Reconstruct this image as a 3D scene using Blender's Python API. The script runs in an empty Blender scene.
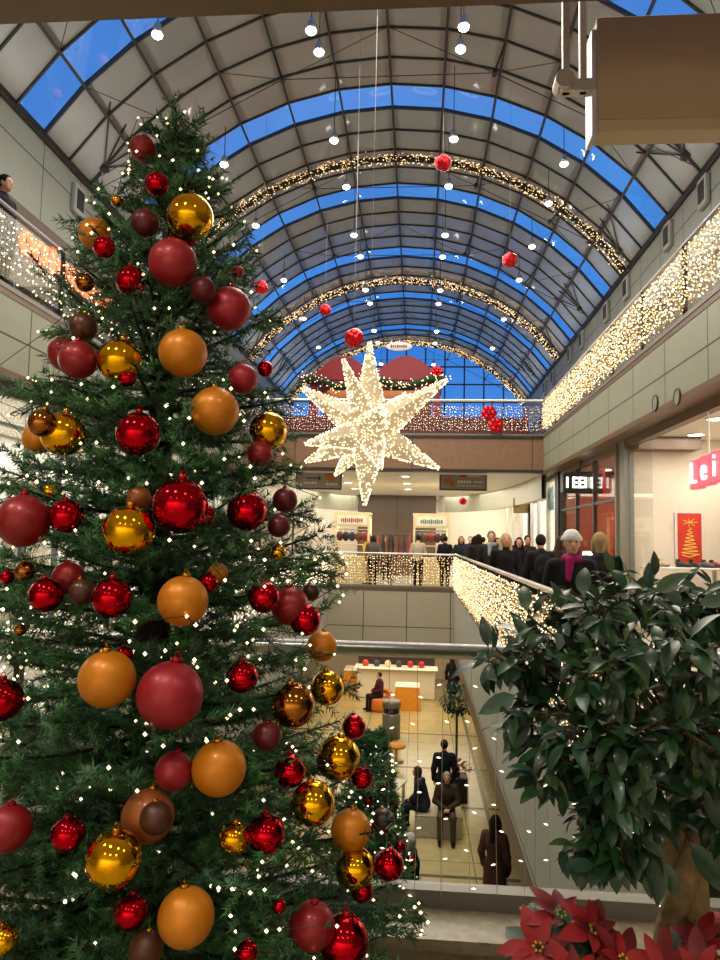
import bpy, math, random
import numpy as np
from mathutils import Vector, Matrix

S = bpy.context.scene
COL = S.collection
R0 = random.Random(7)
NR = np.random.default_rng(11)

# ------------------------------------------------------------------ camera
F_PX, CXP, CYP, EYE = 720.0, 360.0, 480.0, Vector((0, 0, 1.5))
ROLL, YAW, PITCH = math.radians(1.2), math.radians(4.688), math.radians(4.667)
FW = Vector((-math.sin(YAW) * math.cos(PITCH), math.cos(YAW) * math.cos(PITCH), math.sin(PITCH)))
rt0 = Vector((math.cos(YAW), math.sin(YAW), 0))
up0 = rt0.cross(FW)
RT = rt0 * math.cos(ROLL) + up0 * math.sin(ROLL)
UP = -rt0 * math.sin(ROLL) + up0 * math.cos(ROLL)
cam_d = bpy.data.cameras.new('camera')
cam = bpy.data.objects.new('camera', cam_d)
COL.objects.link(cam)
cam.matrix_world = Matrix.Translation(EYE) @ Matrix((RT, UP, -FW)).transposed().to_4x4()
cam_d.sensor_fit = 'VERTICAL'
cam_d.sensor_height = 24.0
cam_d.lens = 24.0 * F_PX / 960.0
cam_d.clip_start, cam_d.clip_end = 0.05, 300
S.camera = cam

def at(px, py, Y):
    """the place seen at a pixel of the photo, at depth Y along the hall"""
    d = RT * ((px - CXP) / F_PX) + UP * ((CYP - py) / F_PX) + FW
    return EYE + d * (Y / d.y)

def at_z(px, py, z):
    d = RT * ((px - CXP) / F_PX) + UP * ((CYP - py) / F_PX) + FW
    return EYE + d * ((z - EYE.z) / d.z)

# ------------------------------------------------------------------ view, sky
S.view_settings.view_transform = 'Standard'
S.view_settings.look = 'None'
S.view_settings.exposure = 0.0
S.view_settings.gamma = 1.0
S.view_settings.use_curve_mapping = False
S.cycles.max_bounces = 7
S.cycles.diffuse_bounces = 3
S.cycles.glossy_bounces = 3
S.cycles.transmission_bounces = 4
S.cycles.transparent_max_bounces = 16
S.cycles.sample_clamp_indirect = 4.0
S.cycles.caustics_reflective = False
S.cycles.caustics_refractive = False

W = bpy.data.worlds.new('dusk_sky')
S.world = W
W.use_nodes = True
wn, wl = W.node_tree.nodes, W.node_tree.links
wn.clear()
wo = wn.new('ShaderNodeOutputWorld'); wb = wn.new('ShaderNodeBackground')
wt = wn.new('ShaderNodeTexCoord'); wns = wn.new('ShaderNodeTexNoise'); wr = wn.new('ShaderNodeValToRGB')
wns.inputs['Scale'].default_value = 2.5
wns.inputs['Detail'].default_value = 4
wr.color_ramp.elements[0].position = 0.35; wr.color_ramp.elements[0].color = (0.040, 0.21, 0.68, 1)
wr.color_ramp.elements[1].position = 0.7; wr.color_ramp.elements[1].color = (0.10, 0.35, 0.88, 1)
wl.new(wt.outputs['Generated'], wns.inputs['Vector']); wl.new(wns.outputs['Fac'], wr.inputs['Fac'])
wl.new(wr.outputs['Color'], wb.inputs['Color']); wl.new(wb.outputs[0], wo.inputs[0])
wb.inputs['Strength'].default_value = 1.0

WARM = (1.0, 0.80, 0.56)
NEUT = (1.0, 0.92, 0.80)

def area(name, loc, sx, sy, power, color=NEUT, rot=(0, 0, 0)):
    l = bpy.data.lights.new(name, 'AREA')
    l.shape = 'RECTANGLE'; l.size = sx; l.size_y = sy; l.energy = power; l.color = color
    o = bpy.data.objects.new(name, l); o.location = loc; o.rotation_euler = rot
    COL.objects.link(o)
    return o

def spot(name, loc, power, angle=110, blend=0.8, color=NEUT, radius=0.06, rot=(0, 0, 0)):
    l = bpy.data.lights.new(name, 'SPOT')
    l.energy = power; l.spot_size = math.radians(angle); l.spot_blend = blend; l.color = color; l.shadow_soft_size = radius
    o = bpy.data.objects.new(name, l); o.location = loc; o.rotation_euler = rot
    COL.objects.link(o)
    return o

# downlights over the gallery the photo is taken from
for x, y, e in ((-1.9, 0.6, 60), (-0.75, 0.2, 60), (0.65, 0.2, 26), (-1.7, -1.6, 60), (-0.3, -1.8, 60), (1.3, -1.6, 50), (2.2, 0.4, 26)):
    spot('gallery_downlight_light', (x, y, 3.36), e, 130, 0.7, NEUT, 0.09)
area('rear_shop_light', (-2.5, -4.9, 3.3), 7, 1.2, 420, NEUT, (math.radians(-35), 0, 0))
area('rear_shop_light', (4.5, -4.9, 3.3), 5, 1.2, 150, NEUT, (math.radians(-35), 0, 0))
# ceiling of the crossing, lower mall, added fill lights under the vault
area('crossing_ceiling_light', (-0.8, 25, 3.36), 7.5, 8, 520, NEUT)
area('lower_mall_light', (-0.8, 25.5, -2.2), 6, 7, 300, WARM)
area('lower_mall_light', (-0.2, 11, 8.4), 3, 16, 700, WARM)  # soft fill added in mid-air over the void to light the lower floor
area('hall_fill_light', (-0.8, 14.5, 9.8), 6, 20, 860, (1, .96, .89))  # large fill light added in the air under the vault
area('vault_fill_light', (5.0, 20, 8.6), 0.3, 39, 330, (1, .97, .92), (math.radians(180), math.radians(-38), 0))  # uplight added to brighten the roof panels, no lamp on the cornice
area('vault_fill_light', (-6.6, 20, 8.6), 0.3, 39, 330, (1, .97, .92), (math.radians(180), math.radians(38), 0))  # same added uplight for the left half of the roof

# ------------------------------------------------------------------ materials
def hx(h):
    h = h.lstrip('#')
    c = [int(h[i:i + 2], 16) / 255 for i in (0, 2, 4)]
    return tuple((v / 12.92 if v <= 0.04045 else ((v + 0.055) / 1.055) ** 2.4) for v in c)

def new_mat(name):
    m = bpy.data.materials.new(name)
    m.use_nodes = True
    return m, m.node_tree.nodes, m.node_tree.links, m.node_tree.nodes['Principled BSDF']

def mat(name, color, rough=0.55, metal=0.0, noise=0.12, scale=8.0, bump=0.0, coat=0.0, spec=0.5, emit=None, estr=0.0, sheen=0.0):
    if isinstance(color, str): color = hx(color)
    m, n, l, b = new_mat(name)
    b.inputs['Roughness'].default_value = rough
    b.inputs['Metallic'].default_value = metal
    b.inputs['Specular IOR Level'].default_value = spec
    b.inputs['Coat Weight'].default_value = coat
    b.inputs['Sheen Weight'].default_value = sheen
    if noise > 0:
        tc = n.new('ShaderNodeTexCoord'); t = n.new('ShaderNodeTexNoise'); r = n.new('ShaderNodeValToRGB')
        t.inputs['Scale'].default_value = scale; t.inputs['Detail'].default_value = 5
        r.color_ramp.elements[0].position = 0.3; r.color_ramp.elements[1].position = 0.7
        r.color_ramp.elements[0].color = (*[c * (1 - noise) for c in color], 1)
        r.color_ramp.elements[1].color = (*[min(1, c * (1 + noise)) for c in color], 1)
        l.new(tc.outputs['Object'], t.inputs['Vector']); l.new(t.outputs['Fac'], r.inputs['Fac'])
        l.new(r.outputs['Color'], b.inputs['Base Color'])
        if bump > 0:
            bp = n.new('ShaderNodeBump'); bp.inputs['Strength'].default_value = bump; bp.inputs['Distance'].default_value = 0.02
            l.new(t.outputs['Fac'], bp.inputs['Height']); l.new(bp.outputs[0], b.inputs['Normal'])
    else:
        b.inputs['Base Color'].default_value = (*color, 1)
    if emit is not None:
        b.inputs['Emission Color'].default_value = (*emit, 1)
        b.inputs['Emission Strength'].default_value = estr
    return m

def emat(name, color, strength, sampled=False):
    m, n, l, b = new_mat(name)
    b.inputs['Base Color'].default_value = (*color, 1)
    b.inputs['Emission Color'].default_value = (*color, 1)
    b.inputs['Emission Strength'].default_value = strength
    m.cycles.emission_sampling = 'AUTO' if sampled else 'NONE'
    return m

def glass_mat(name, tint=(1, 1, 1), refl=0.08, rough=0.02):
    m, n, l, b = new_mat(name)
    n.remove(b)
    out = n['Material Output']
    tr = n.new('ShaderNodeBsdfTransparent'); gl = n.new('ShaderNodeBsdfGlossy'); mx = n.new('ShaderNodeMixShader')
    fr = n.new('ShaderNodeFresnel'); fr.inputs['IOR'].default_value = 1.35
    mp = n.new('ShaderNodeMath'); mp.operation = 'MULTIPLY'; mp.inputs[1].default_value = refl * 6
    mp.use_clamp = True
    tr.inputs['Color'].default_value = (*tint, 1); gl.inputs['Roughness'].default_value = rough
    l.new(fr.outputs[0], mp.inputs[0]); l.new(mp.outputs[0], mx.inputs[0])
    l.new(tr.outputs[0], mx.inputs[1]); l.new(gl.outputs[0], mx.inputs[2]); l.new(mx.outputs[0], out.inputs[0])
    return m

def panel_mat(name, color, bw, bh, axis, off=(0, 0), joint='#2c2a25', mortar=0.012, rough=0.5, noise=0.06, offset=0.0, second=None, scale=3.0, coat=0.0):
    """cladding with joints; axis 'x' = wall running along x, 'y' = wall along y, 'z' = floor"""
    color = hx(color) if isinstance(color, str) else color
    second = color if second is None else hx(second)
    m, n, l, b = new_mat(name)
    tc = n.new('ShaderNodeNewGeometry'); sp = n.new('ShaderNodeSeparateXYZ'); cb = n.new('ShaderNodeCombineXYZ')
    br = n.new('ShaderNodeTexBrick'); ns = n.new('ShaderNodeTexNoise'); mx = n.new('ShaderNodeMix')
    mx.data_type = 'RGBA'; mx.blend_type = 'MULTIPLY'
    l.new(tc.outputs['Position'], sp.inputs[0])
    a, c = {'x': ('X', 'Z'), 'y': ('Y', 'Z'), 'z': ('X', 'Y')}[axis]
    for i, (k, o) in enumerate(((a, off[0]), (c, off[1]))):
        ad = n.new('ShaderNodeMath'); ad.operation = 'ADD'; ad.inputs[1].default_value = o
        l.new(sp.outputs[k], ad.inputs[0]); l.new(ad.outputs[0], cb.inputs[i])
    l.new(cb.outputs[0], br.inputs['Vector'])
    br.offset = offset; br.squash = 1.0
    br.inputs['Scale'].default_value = 1.0
    br.inputs['Brick Width'].default_value = bw; br.inputs['Row Height'].default_value = bh
    br.inputs['Mortar Size'].default_value = mortar; br.inputs['Mortar Smooth'].default_value = 0.0
    br.inputs['Bias'].default_value = 0.0
    br.inputs['Color1'].default_value = (*color, 1); br.inputs['Color2'].default_value = (*second, 1)
    br.inputs['Mortar'].default_value = (*hx(joint), 1)
    ns.inputs['Scale'].default_value = scale; ns.inputs['Detail'].default_value = 8
    rp = n.new('ShaderNodeMapRange'); rp.inputs['From Min'].default_value = 0.3; rp.inputs['From Max'].default_value = 0.7
    rp.inputs['To Min'].default_value = 1 - noise; rp.inputs['To Max'].default_value = 1 + noise
    l.new(tc.outputs['Position'], ns.inputs['Vector']); l.new(ns.outputs['Fac'], rp.inputs['Value'])
    mx.inputs[0].default_value = 1.0
    l.new(br.outputs['Color'], mx.inputs['A']); l.new(rp.outputs[0], mx.inputs['B'])
    l.new(mx.outputs['Result'], b.inputs['Base Color'])
    b.inputs['Roughness'].default_value = rough; b.inputs['Coat Weight'].default_value = coat
    return m

M = {}
M['clad_y'] = panel_mat('pale olive cladding along hall', '#888c79', 1.5, 0.475, 'y', (0.3, -3.4 + 0.0), noise=0.04)
M['clad_up'] = panel_mat('pale olive upper cladding', '#a2a594', 1.5, 1.1, 'y', (0.7, -7.4), noise=0.04)
M['clad_x'] = panel_mat('pale olive cladding across hall', '#aba48f', 1.31, 1.12, 'x', (1.62, 1.12), noise=0.04)
M['clad_low'] = panel_mat('grey cladding of void edge', '#a3a298', 2.4, 1.6, 'y', (0.3, 1.56), noise=0.04)
M['bridge'] = panel_mat('brown wood panel', '#86684f', 3.3, 3.0, 'x', (0.2, 0), noise=0.10, scale=6, rough=0.4)
M['browntrim'] = mat('brown edge trim', '#66523f', 0.45, noise=0.08)
M['darktrim'] = mat('dark bronze trim', '#2c2621', 0.4, noise=0.1)
M['white'] = mat('white plaster', '#d9d4c6', 0.6, noise=0.03)
M['whitewarm'] = mat('warm white plaster', '#e0d3bd', 0.6, noise=0.03)
M['granite'] = mat('speckled granite', '#a89a80', 0.35, noise=0.35, scale=90, coat=0.2)
M['granite_floor'] = panel_mat('granite gallery floor', '#a99e8b', 0.6, 0.6, 'z', noise=0.25, scale=60, rough=0.25, joint='#6b6252', mortar=0.004)
M['kerb'] = panel_mat('travertine kerb', '#8d8069', 0.9, 2.0, 'x', (0.35, 1.0), noise=0.3, scale=30, rough=0.35, joint='#4a4235', mortar=0.004)
M['low_floor'] = panel_mat('honey stone floor', '#b3a374', 1.3, 1.3, 'z', (0.2, 0.4), noise=0.10, scale=4, rough=0.18, joint='#6b5f42', mortar=0.010, second='#a8986c')
M['band'] = mat('dark stone band', '#5d533c', 0.25, noise=0.15, scale=20)
M['steel'] = mat('brushed steel', '#cfcac2', 0.28, 1.0, noise=0.05, scale=40)
M['grey_metal'] = mat('grey anodised metal', '#7d7a72', .5, .3, noise=.05)
M['steel_dark'] = mat('dark steel', '#3a352f', 0.42, 0.4, noise=0.1)
M['rib'] = mat('painted bronze roof steel', '#3b352e', 0.5, 0.2, noise=0.1)
M['roofpanel'] = mat('opaque grey glass', '#999b96', 0.07, noise=0.10, scale=0.7, spec=0.6, bump=0.25)
M['sky_glass'] = glass_mat('clear roof glass', (0.97, 0.98, 1), 0.02)
M['rail_glass'] = glass_mat('balustrade glass', (0.97, 0.99, 0.98), 0.010)
M['shop_glass'] = glass_mat('shop window glass', (0.98, 0.99, 0.98), 0.035)
M['bulb'] = emat('warm led bulb', (1.0, 0.74, 0.42), 2.6)
M['bulb_gold'] = emat('gold led bulb', (1.0, 0.60, 0.24), 1.5)
M['bulb_pink'] = emat('pale rose led bulb', (1.0, 0.60, 0.46), 1.6)
M['bulb_white'] = emat('white led bulb', (1.0, 0.84, 0.60), 3.2)
M['bulb_tree'] = emat('tree led bulb', (1.0, 0.74, 0.42), 3.0)
M['lamp'] = emat('lamp face', (1.0, 0.95, 0.86), 14.0)
M['wire'] = mat('clear cable', '#b5aa90', 0.4, noise=0)
M['wire_dark'] = mat('dark green cable', '#10180f', 0.5, noise=0)
M['cable'] = mat('steel cable', '#8b877c', 0.3, 0.8, noise=0)
M['black'] = mat('black plastic', '#131211', 0.4, noise=0.1)
M['red'] = mat('red lacquer', '#a5121c', 0.3, noise=0.08)

# ------------------------------------------------------------------ mesh helpers
def arr_mesh(name, V, Fc, mats, midx=None, smooth=False):
    me = bpy.data.meshes.new(name)
    V = np.asarray(V, dtype=np.float32); Fc = np.asarray(Fc, dtype=np.int32)
    k = Fc.shape[1]
    me.vertices.add(len(V)); me.vertices.foreach_set('co', V.ravel())
    me.loops.add(Fc.size); me.loops.foreach_set('vertex_index', Fc.ravel())
    me.polygons.add(len(Fc))
    me.polygons.foreach_set('loop_start', np.arange(0, Fc.size, k, dtype=np.int32))
    if midx is not None: me.polygons.foreach_set('material_index', np.asarray(midx, dtype=np.int32))
    if smooth: me.polygons.foreach_set('use_smooth', np.ones(len(Fc), dtype=bool))
    for m in (mats if isinstance(mats, (list, tuple)) else [mats]): me.materials.append(m)
    me.update(calc_edges=True); me.validate()
    return me

def link(name, me, parent=None, loc=None):
    o = bpy.data.objects.new(name, me)
    if loc is not None: o.location = loc
    COL.objects.link(o)
    if parent is not None: o.parent = parent
    return o

def tag(o, label=None, cat=None, group=None, kind=None):
    if label: o['label'] = label
    if cat: o['category'] = cat
    if group: o['group'] = group
    if kind: o['kind'] = kind
    return o

def thing(name, label, cat, loc=(0, 0, 0), rz=0.0, group=None, kind=None):
    o = bpy.data.objects.new(name, None)
    o.location = loc; o.rotation_euler = (0, 0, rz); o.empty_display_size = 0.1
    COL.objects.link(o)
    return tag(o, label, cat, group, kind)

def frame_of(d):
    d = Vector(d).normalized()
    h = Vector((0, 0, 1)) if abs(d.z) < 0.9 else Vector((1, 0, 0))
    a = d.cross(h).normalized()
    return a, a.cross(d).normalized(), d

class MB:
    def __init__(s): s.v = []; s.f = []; s.mi = []; s.cur = 0; s.sm = []; s.smooth = False
    def add(s, vs, fs):
        b = len(s.v); s.v += [tuple(v) for v in vs]
        for f in fs:
            s.f.append([b + i for i in f]); s.mi.append(s.cur); s.sm.append(s.smooth)
        return s
    def box(s, lo, hi):
        x0, y0, z0 = lo; x1, y1, z1 = hi
        return s.add([(x0, y0, z0), (x1, y0, z0), (x1, y1, z0), (x0, y1, z0), (x0, y0, z1), (x1, y0, z1), (x1, y1, z1), (x0, y1, z1)],
                     [(0, 3, 2, 1), (4, 5, 6, 7), (0, 1, 5, 4), (1, 2, 6, 5), (2, 3, 7, 6), (3, 0, 4, 7)])
    def cbox(s, c, sz, rot=None, bev=0.0):
        centre = Vector(c)
        hx_, hy, hz = sz[0] / 2, sz[1] / 2, sz[2] / 2
        if bev > 0:
            vs, fs = [], []
            b = min(bev, hx_ * .9, hy * .9, hz * .9)
            for sx in (-1, 1):
                for sy in (-1, 1):
                    for sz_ in (-1, 1):
                        vs += [(sx * hx_, sy * (hy - b), sz_ * (hz - b)), (sx * (hx_ - b), sy * hy, sz_ * (hz - b)), (sx * (hx_ - b), sy * (hy - b), sz_ * hz)]
            id = lambda sx, sy, sz_, k: ((sx > 0) * 4 + (sy > 0) * 2 + (sz_ > 0)) * 3 + k
            fs.append([id(1, -1, -1, 0), id(1, 1, -1, 0), id(1, 1, 1, 0), id(1, -1, 1, 0)])
            fs.append([id(-1, -1, -1, 0), id(-1, -1, 1, 0), id(-1, 1, 1, 0), id(-1, 1, -1, 0)])
            fs.append([id(-1, 1, -1, 1), id(-1, 1, 1, 1), id(1, 1, 1, 1), id(1, 1, -1, 1)])
            fs.append([id(-1, -1, -1, 1), id(1, -1, -1, 1), id(1, -1, 1, 1), id(-1, -1, 1, 1)])
            fs.append([id(-1, -1, 1, 2), id(1, -1, 1, 2), id(1, 1, 1, 2), id(-1, 1, 1, 2)])
            fs.append([id(-1, -1, -1, 2), id(-1, 1, -1, 2), id(1, 1, -1, 2), id(1, -1, -1, 2)])
            for a in (-1, 1):
                for c in (-1, 1):
                    q = [id(a, c, -1, 0), id(a, c, -1, 1), id(a, c, 1, 1), id(a, c, 1, 0)]; fs.append(q)
                    q = [id(a, -1, c, 0), id(a, -1, c, 2), id(a, 1, c, 2), id(a, 1, c, 0)]; fs.append(q)
                    q = [id(-1, a, c, 1), id(-1, a, c, 2), id(1, a, c, 2), id(1, a, c, 1)]; fs.append(q)
                    for d in (-1, 1): fs.append([id(a, c, d, 0), id(a, c, d, 1), id(a, c, d, 2)])
        else:
            vs = [(-hx_, -hy, -hz), (hx_, -hy, -hz), (hx_, hy, -hz), (-hx_, hy, -hz), (-hx_, -hy, hz), (hx_, -hy, hz), (hx_, hy, hz), (-hx_, hy, hz)]
            fs = [(0, 3, 2, 1), (4, 5, 6, 7), (0, 1, 5, 4), (1, 2, 6, 5), (2, 3, 7, 6), (3, 0, 4, 7)]
        if rot is not None: vs = [rot @ Vector(v) for v in vs]
        return s.add([Vector(v) + centre for v in vs], fs)
    def tube(s, pts, r, seg=8, cap=True):
        pts = [Vector(p) for p in pts]
        rs = r if isinstance(r, (list, tuple)) else [r] * len(pts)
        vs, fs = [], []
        a = b = None
        for i, p in enumerate(pts):
            d = (pts[min(i + 1, len(pts) - 1)] - pts[max(i - 1, 0)])
            if d.length < 1e-9: d = Vector((0, 0, 1))
            d.normalize()
            if a is None: a, b, _ = frame_of(d)
            else:
                a = (a - d * a.dot(d))
                a = a.normalized() if a.length > 1e-6 else frame_of(d)[0]
                b = a.cross(d).normalized()
            for k in range(seg):
                t = 2 * math.pi * k / seg
                vs.append(p + (a * math.cos(t) + b * math.sin(t)) * rs[i])
        for i in range(len(pts) - 1):
            for k in range(seg):
                k2 = (k + 1) % seg
                fs.append((i * seg + k, i * seg + k2, (i + 1) * seg + k2, (i + 1) * seg + k))
        if cap:
            fs.append(tuple(range(seg))[::1]); fs.append(tuple(range((len(pts) - 1) * seg, len(pts) * seg))[::-1])
        return s.add(vs, fs)
    def sphere(s, c, r, seg=24, rings=14, sc=(1, 1, 1)):
        vs, fs = [], []
        c = Vector(c)
        for i in range(rings + 1):
            ph = math.pi * i / rings
            for k in range(seg):
                t = 2 * math.pi * k / seg
                vs.append(c + Vector((r * sc[0] * math.sin(ph) * math.cos(t), r * sc[1] * math.sin(ph) * math.sin(t), r * sc[2] * math.cos(ph))))
        for i in range(rings):
            for k in range(seg):
                k2 = (k + 1) % seg
                fs.append((i * seg + k, (i + 1) * seg + k, (i + 1) * seg + k2, i * seg + k2))
        return s.add(vs, fs)
    def lathe(s, c, prof, seg=20):
        c = Vector(c); vs, fs = [], []
        for (r, z) in prof:
            for k in range(seg):
                t = 2 * math.pi * k / seg
                vs.append(c + Vector((r * math.cos(t), r * math.sin(t), z)))
        for i in range(len(prof) - 1):
            for k in range(seg):
                k2 = (k + 1) % seg
                fs.append((i * seg + k, i * seg + k2, (i + 1) * seg + k2, (i + 1) * seg + k))
        return s.add(vs, fs)
    def build(s, name, mats, parent=None, origin=None, smooth=None):
        me = bpy.data.meshes.new(name)
        if origin is not None: o = Vector(origin)
        else:
            rt = parent
            while rt is not None and rt.parent is not None: rt = rt.parent
            o = Vector(rt.location) if rt is not None and not s_local(rt) else Vector((0, 0, 0))
        me.from_pydata([tuple(Vector(v) - o) for v in s.v], [], s.f)
        for m in (mats if isinstance(mats, (list, tuple)) else [mats]): me.materials.append(m)
        me.polygons.foreach_set('material_index', s.mi)
        me.polygons.foreach_set('use_smooth', [bool(x) for x in s.sm] if smooth is None else [smooth] * len(s.f))
        me.update(); me.validate()
        ob = link(name, me, parent, None if parent is not None else o)
        return ob

def s_local(o): return o.get('_local', 0) == 1

def structure(name, mb, m, parent=None):
    o = mb.build(name, m, parent)
    if parent is None: o['kind'] = 'structure'
    return o

def local_thing(*a, **k):
    """a thing whose parts are modelled in its own coordinates"""
    o = thing(*a, **k); o['_local'] = 1
    return o

def copy_tree(o, loc=None, rz=None, label=None, group=None):
    def rec(src, par):
        c = src.copy(); COL.objects.link(c)
        if par is not None: c.parent = par
        for ch in src.children: rec(ch, c)
        return c
    c = rec(o, None)
    if loc is not None: c.location = loc
    if rz is not None: c.rotation_euler = (0, 0, rz)
    if label: c['label'] = label
    if group: c['group'] = group
    return c

OCT_V = np.array([(1, 0, 0), (-1, 0, 0), (0, 1, 0), (0, -1, 0), (0, 0, 1), (0, 0, -1)], dtype=np.float32)
OCT_F = np.array([(0, 2, 4), (2, 1, 4), (1, 3, 4), (3, 0, 4), (2, 0, 5), (1, 2, 5), (3, 1, 5), (0, 3, 5)], dtype=np.int32)
def bulbs_arrays(P, r):
    P = np.asarray(P, dtype=np.float32)
    r = np.broadcast_to(np.asarray(r, dtype=np.float32), (len(P),))
    V = (P[:, None, :] + OCT_V[None] * r[:, None, None]).reshape(-1, 3)
    Fc = (np.arange(len(P))[:, None, None] * 6 + OCT_F[None]).reshape(-1, 3)
    return V, Fc

def wires_arrays(A, B, r):
    """thin triangular wires from A to B"""
    A = np.asarray(A, dtype=np.float32); B = np.asarray(B, dtype=np.float32)
    d = B - A; d /= np.linalg.norm(d, axis=1, keepdims=True) + 1e-9
    h = np.where(np.abs(d[:, 2:3]) < 0.9, np.array([[0, 0, 1.0]]), np.array([[1.0, 0, 0]]))
    u = np.cross(d, h); u /= np.linalg.norm(u, axis=1, keepdims=True); w = np.cross(d, u)
    vs = []
    for k in range(3):
        t = 2 * math.pi * k / 3
        vs.append(A + (u * math.cos(t) + w * math.sin(t)) * r)
    for k in range(3):
        t = 2 * math.pi * k / 3
        vs.append(B + (u * math.cos(t) + w * math.sin(t)) * r)
    V = np.stack(vs, 1).reshape(-1, 3)
    base = np.arange(len(A))[:, None, None] * 6
    q = np.array([(0, 1, 4), (0, 4, 3), (1, 2, 5), (1, 5, 4), (2, 0, 3), (2, 3, 5)], dtype=np.int32)
    return V, (base + q[None]).reshape(-1, 3)

def cat_arrays(*parts):
    Vs, Fs, Ms, b = [], [], [], 0
    for V, Fc, mi in parts:
        Vs.append(V); Fs.append(Fc + b); Ms.append(np.full(len(Fc), mi)); b += len(V)
    return np.concatenate(Vs), np.concatenate(Fs), np.concatenate(Ms)


# ================================================================== THE BUILDING
XR, XL = 3.4, -5.0            # upper gallery edges
WR, WL = 5.7, -7.3            # upper walls
ZS, ZA = 9.05, 12.5           # roof springing and crown
XC, HALF = -0.8, 6.5
Z2B, Z2 = 3.4, 4.35           # soffit and floor of the upper level
VR, VL, VN, VF = 1.1, -2.7, 2.62, 22.0    # void edges on the photographer's level
ZG = -4.4                     # lower mall
YEND = 40.0

# --- floors
m = MB()
m.box((-12, -7, -0.25), (12, VN, 0)); m.box((VR + .02, VN, -0.25), (12, VF + .05, -.001)); m.box((-12, VN, -0.25), (VL - .02, VF + .05, -.001)); m.box((-12, VF + .05, -0.25), (12, YEND, 0))
structure('floor', m, M['granite_floor'])
m = MB(); m.box((-12, -7, ZG - 0.2), (12, YEND, ZG))
structure('floor_lower', m, M['low_floor'])
m = MB()
for y in (9.6, 9.95, 12.9, 13.25, 16.6, 19.3, 22.6):
    m.box((-4, y, ZG), (3.0, y + 0.10, ZG + 0.004))
for x in (-0.75, 1.55):
    m.box((x, 4, ZG), (x + 0.09, 28, ZG + 0.005))
structure('floor_inlay', m, M['band'])
# --- void edge fascias of the photographer's level
m = MB(); m.box((VR, VN, -1.62), (VR + 0.25, VF, -.002)); structure('wall_void_right', m, M['clad_low'])
m = MB(); m.box((VR - 0.004, VN, -1.95), (VR + 0.28, VF, -1.62)); m.box((VR - 0.003, VN, -0.03), (VR + 0.05, VF, 0.04)); structure('trim_void_right', m, M['browntrim'])
m = MB(); m.box((VL - 0.25, VN, -1.62), (VL, VF, 0.02)); structure('wall_void_left', m, M['clad_low'])
m = MB(); m.box((VL - 0.28, VN, -1.95), (VL + 0.015, VF, -1.62)); structure('trim_void_left', m, M['browntrim'])
m = MB(); m.box((VL, VF, -1.86), (VR, VF + 0.25, -0.02)); structure('wall_void_far', m, M['clad_x'])
m = MB(); m.box((VL, VF - 0.004, -0.06), (VR, VF + 0.2, 0.06)); m.box((VL, VF - 0.01, -1.95), (VR, VF + 0.25, -1.86)); structure('trim_void_far', m, M['browntrim'])
m = MB(); m.box((VL - 0.1, VN - 0.1, -1.9), (VR + 0.1, VN, -0.02)); structure('wall_void_near', m, M['clad_low'])
# lower mall ceilings and walls
m = MB(); m.box((VR + 0.25, -7, -1.95), (12, YEND, -1.8)); m.box((-12, -7, -1.95), (VL - 0.25, YEND, -1.8)); m.box((VL - 0.25, VF + 0.25, -1.95), (VR + 0.25, YEND, -1.8)); m.box((VL - 0.25, -7, -1.95), (VR + 0.25, VN - 0.1, -1.8))
structure('ceiling_lower', m, M['white'])
m = MB(); m.box((5.5, -7, ZG), (5.7, YEND, -1.95)); structure('wall_lower_right', m, M['whitewarm'])
m = MB(); m.box((-7.3, -7, ZG), (-7.1, YEND, -1.95)); structure('wall_lower_left', m, M['whitewarm'])
m = MB(); m.box((-7.3, 31.5, ZG), (5.7, 31.7, -1.95)); structure('wall_lower_far', m, M['whitewarm'])
m = MB(); m.box((-7.3, -7, ZG), (5.7, -6.8, -1.95)); structure('wall_lower_rear', m, M['whitewarm'])

# --- upper level: slabs, fascias
m = MB()
m.box((XR + .02, -7, Z2 - 0.15), (12, YEND, Z2)); m.box((-12, -7, Z2 - 0.15), (XL - .02, YEND, Z2)); m.box((XL, 20.3, Z2 - 0.15), (XR, YEND, Z2)); m.box((XL, -7, Z2 - 0.15), (XR, 2.3, Z2))
structure('floor_upper', m, M['granite_floor'])
m = MB(); m.box((XR, 2.42, Z2B + 0.05), (XR + 0.2, 20.3, Z2)); structure('wall_fascia_right', m, M['clad_y'])
m = MB(); m.box((XL - 0.2, 2.42, Z2B + 0.05), (XL, 20.3, Z2)); structure('wall_fascia_left', m, M['clad_y'])
m = MB()
for x, s in ((XR, -1), (XL, 1)):
    x0, x1 = sorted((x + s * 0.006, x - s * 0.30))
    m.box((x0, 2.42, Z2B - 0.03), (x1, 20.3, Z2B + 0.06))
    x0, x1 = sorted((x + s * 0.006, x - s * 0.12))
    m.box((x0, 2.42, Z2 - 0.01), (x1, 20.3, Z2 + 0.07))
structure('trim_fascia', m, M['browntrim'])
m = MB(); m.box((XL, 20.0, Z2B + 0.08), (XR, 20.3, Z2 + 0.02)); structure('wall_bridge_front', m, M['bridge'])
m = MB(); m.box((XL, 19.96, Z2 + 0.0), (XR, 20.25, Z2 + 0.07)); m.box((XL, 19.97, Z2B), (XR, 20.3, Z2B + 0.08)); structure('trim_bridge', m, M['darktrim'])
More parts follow.
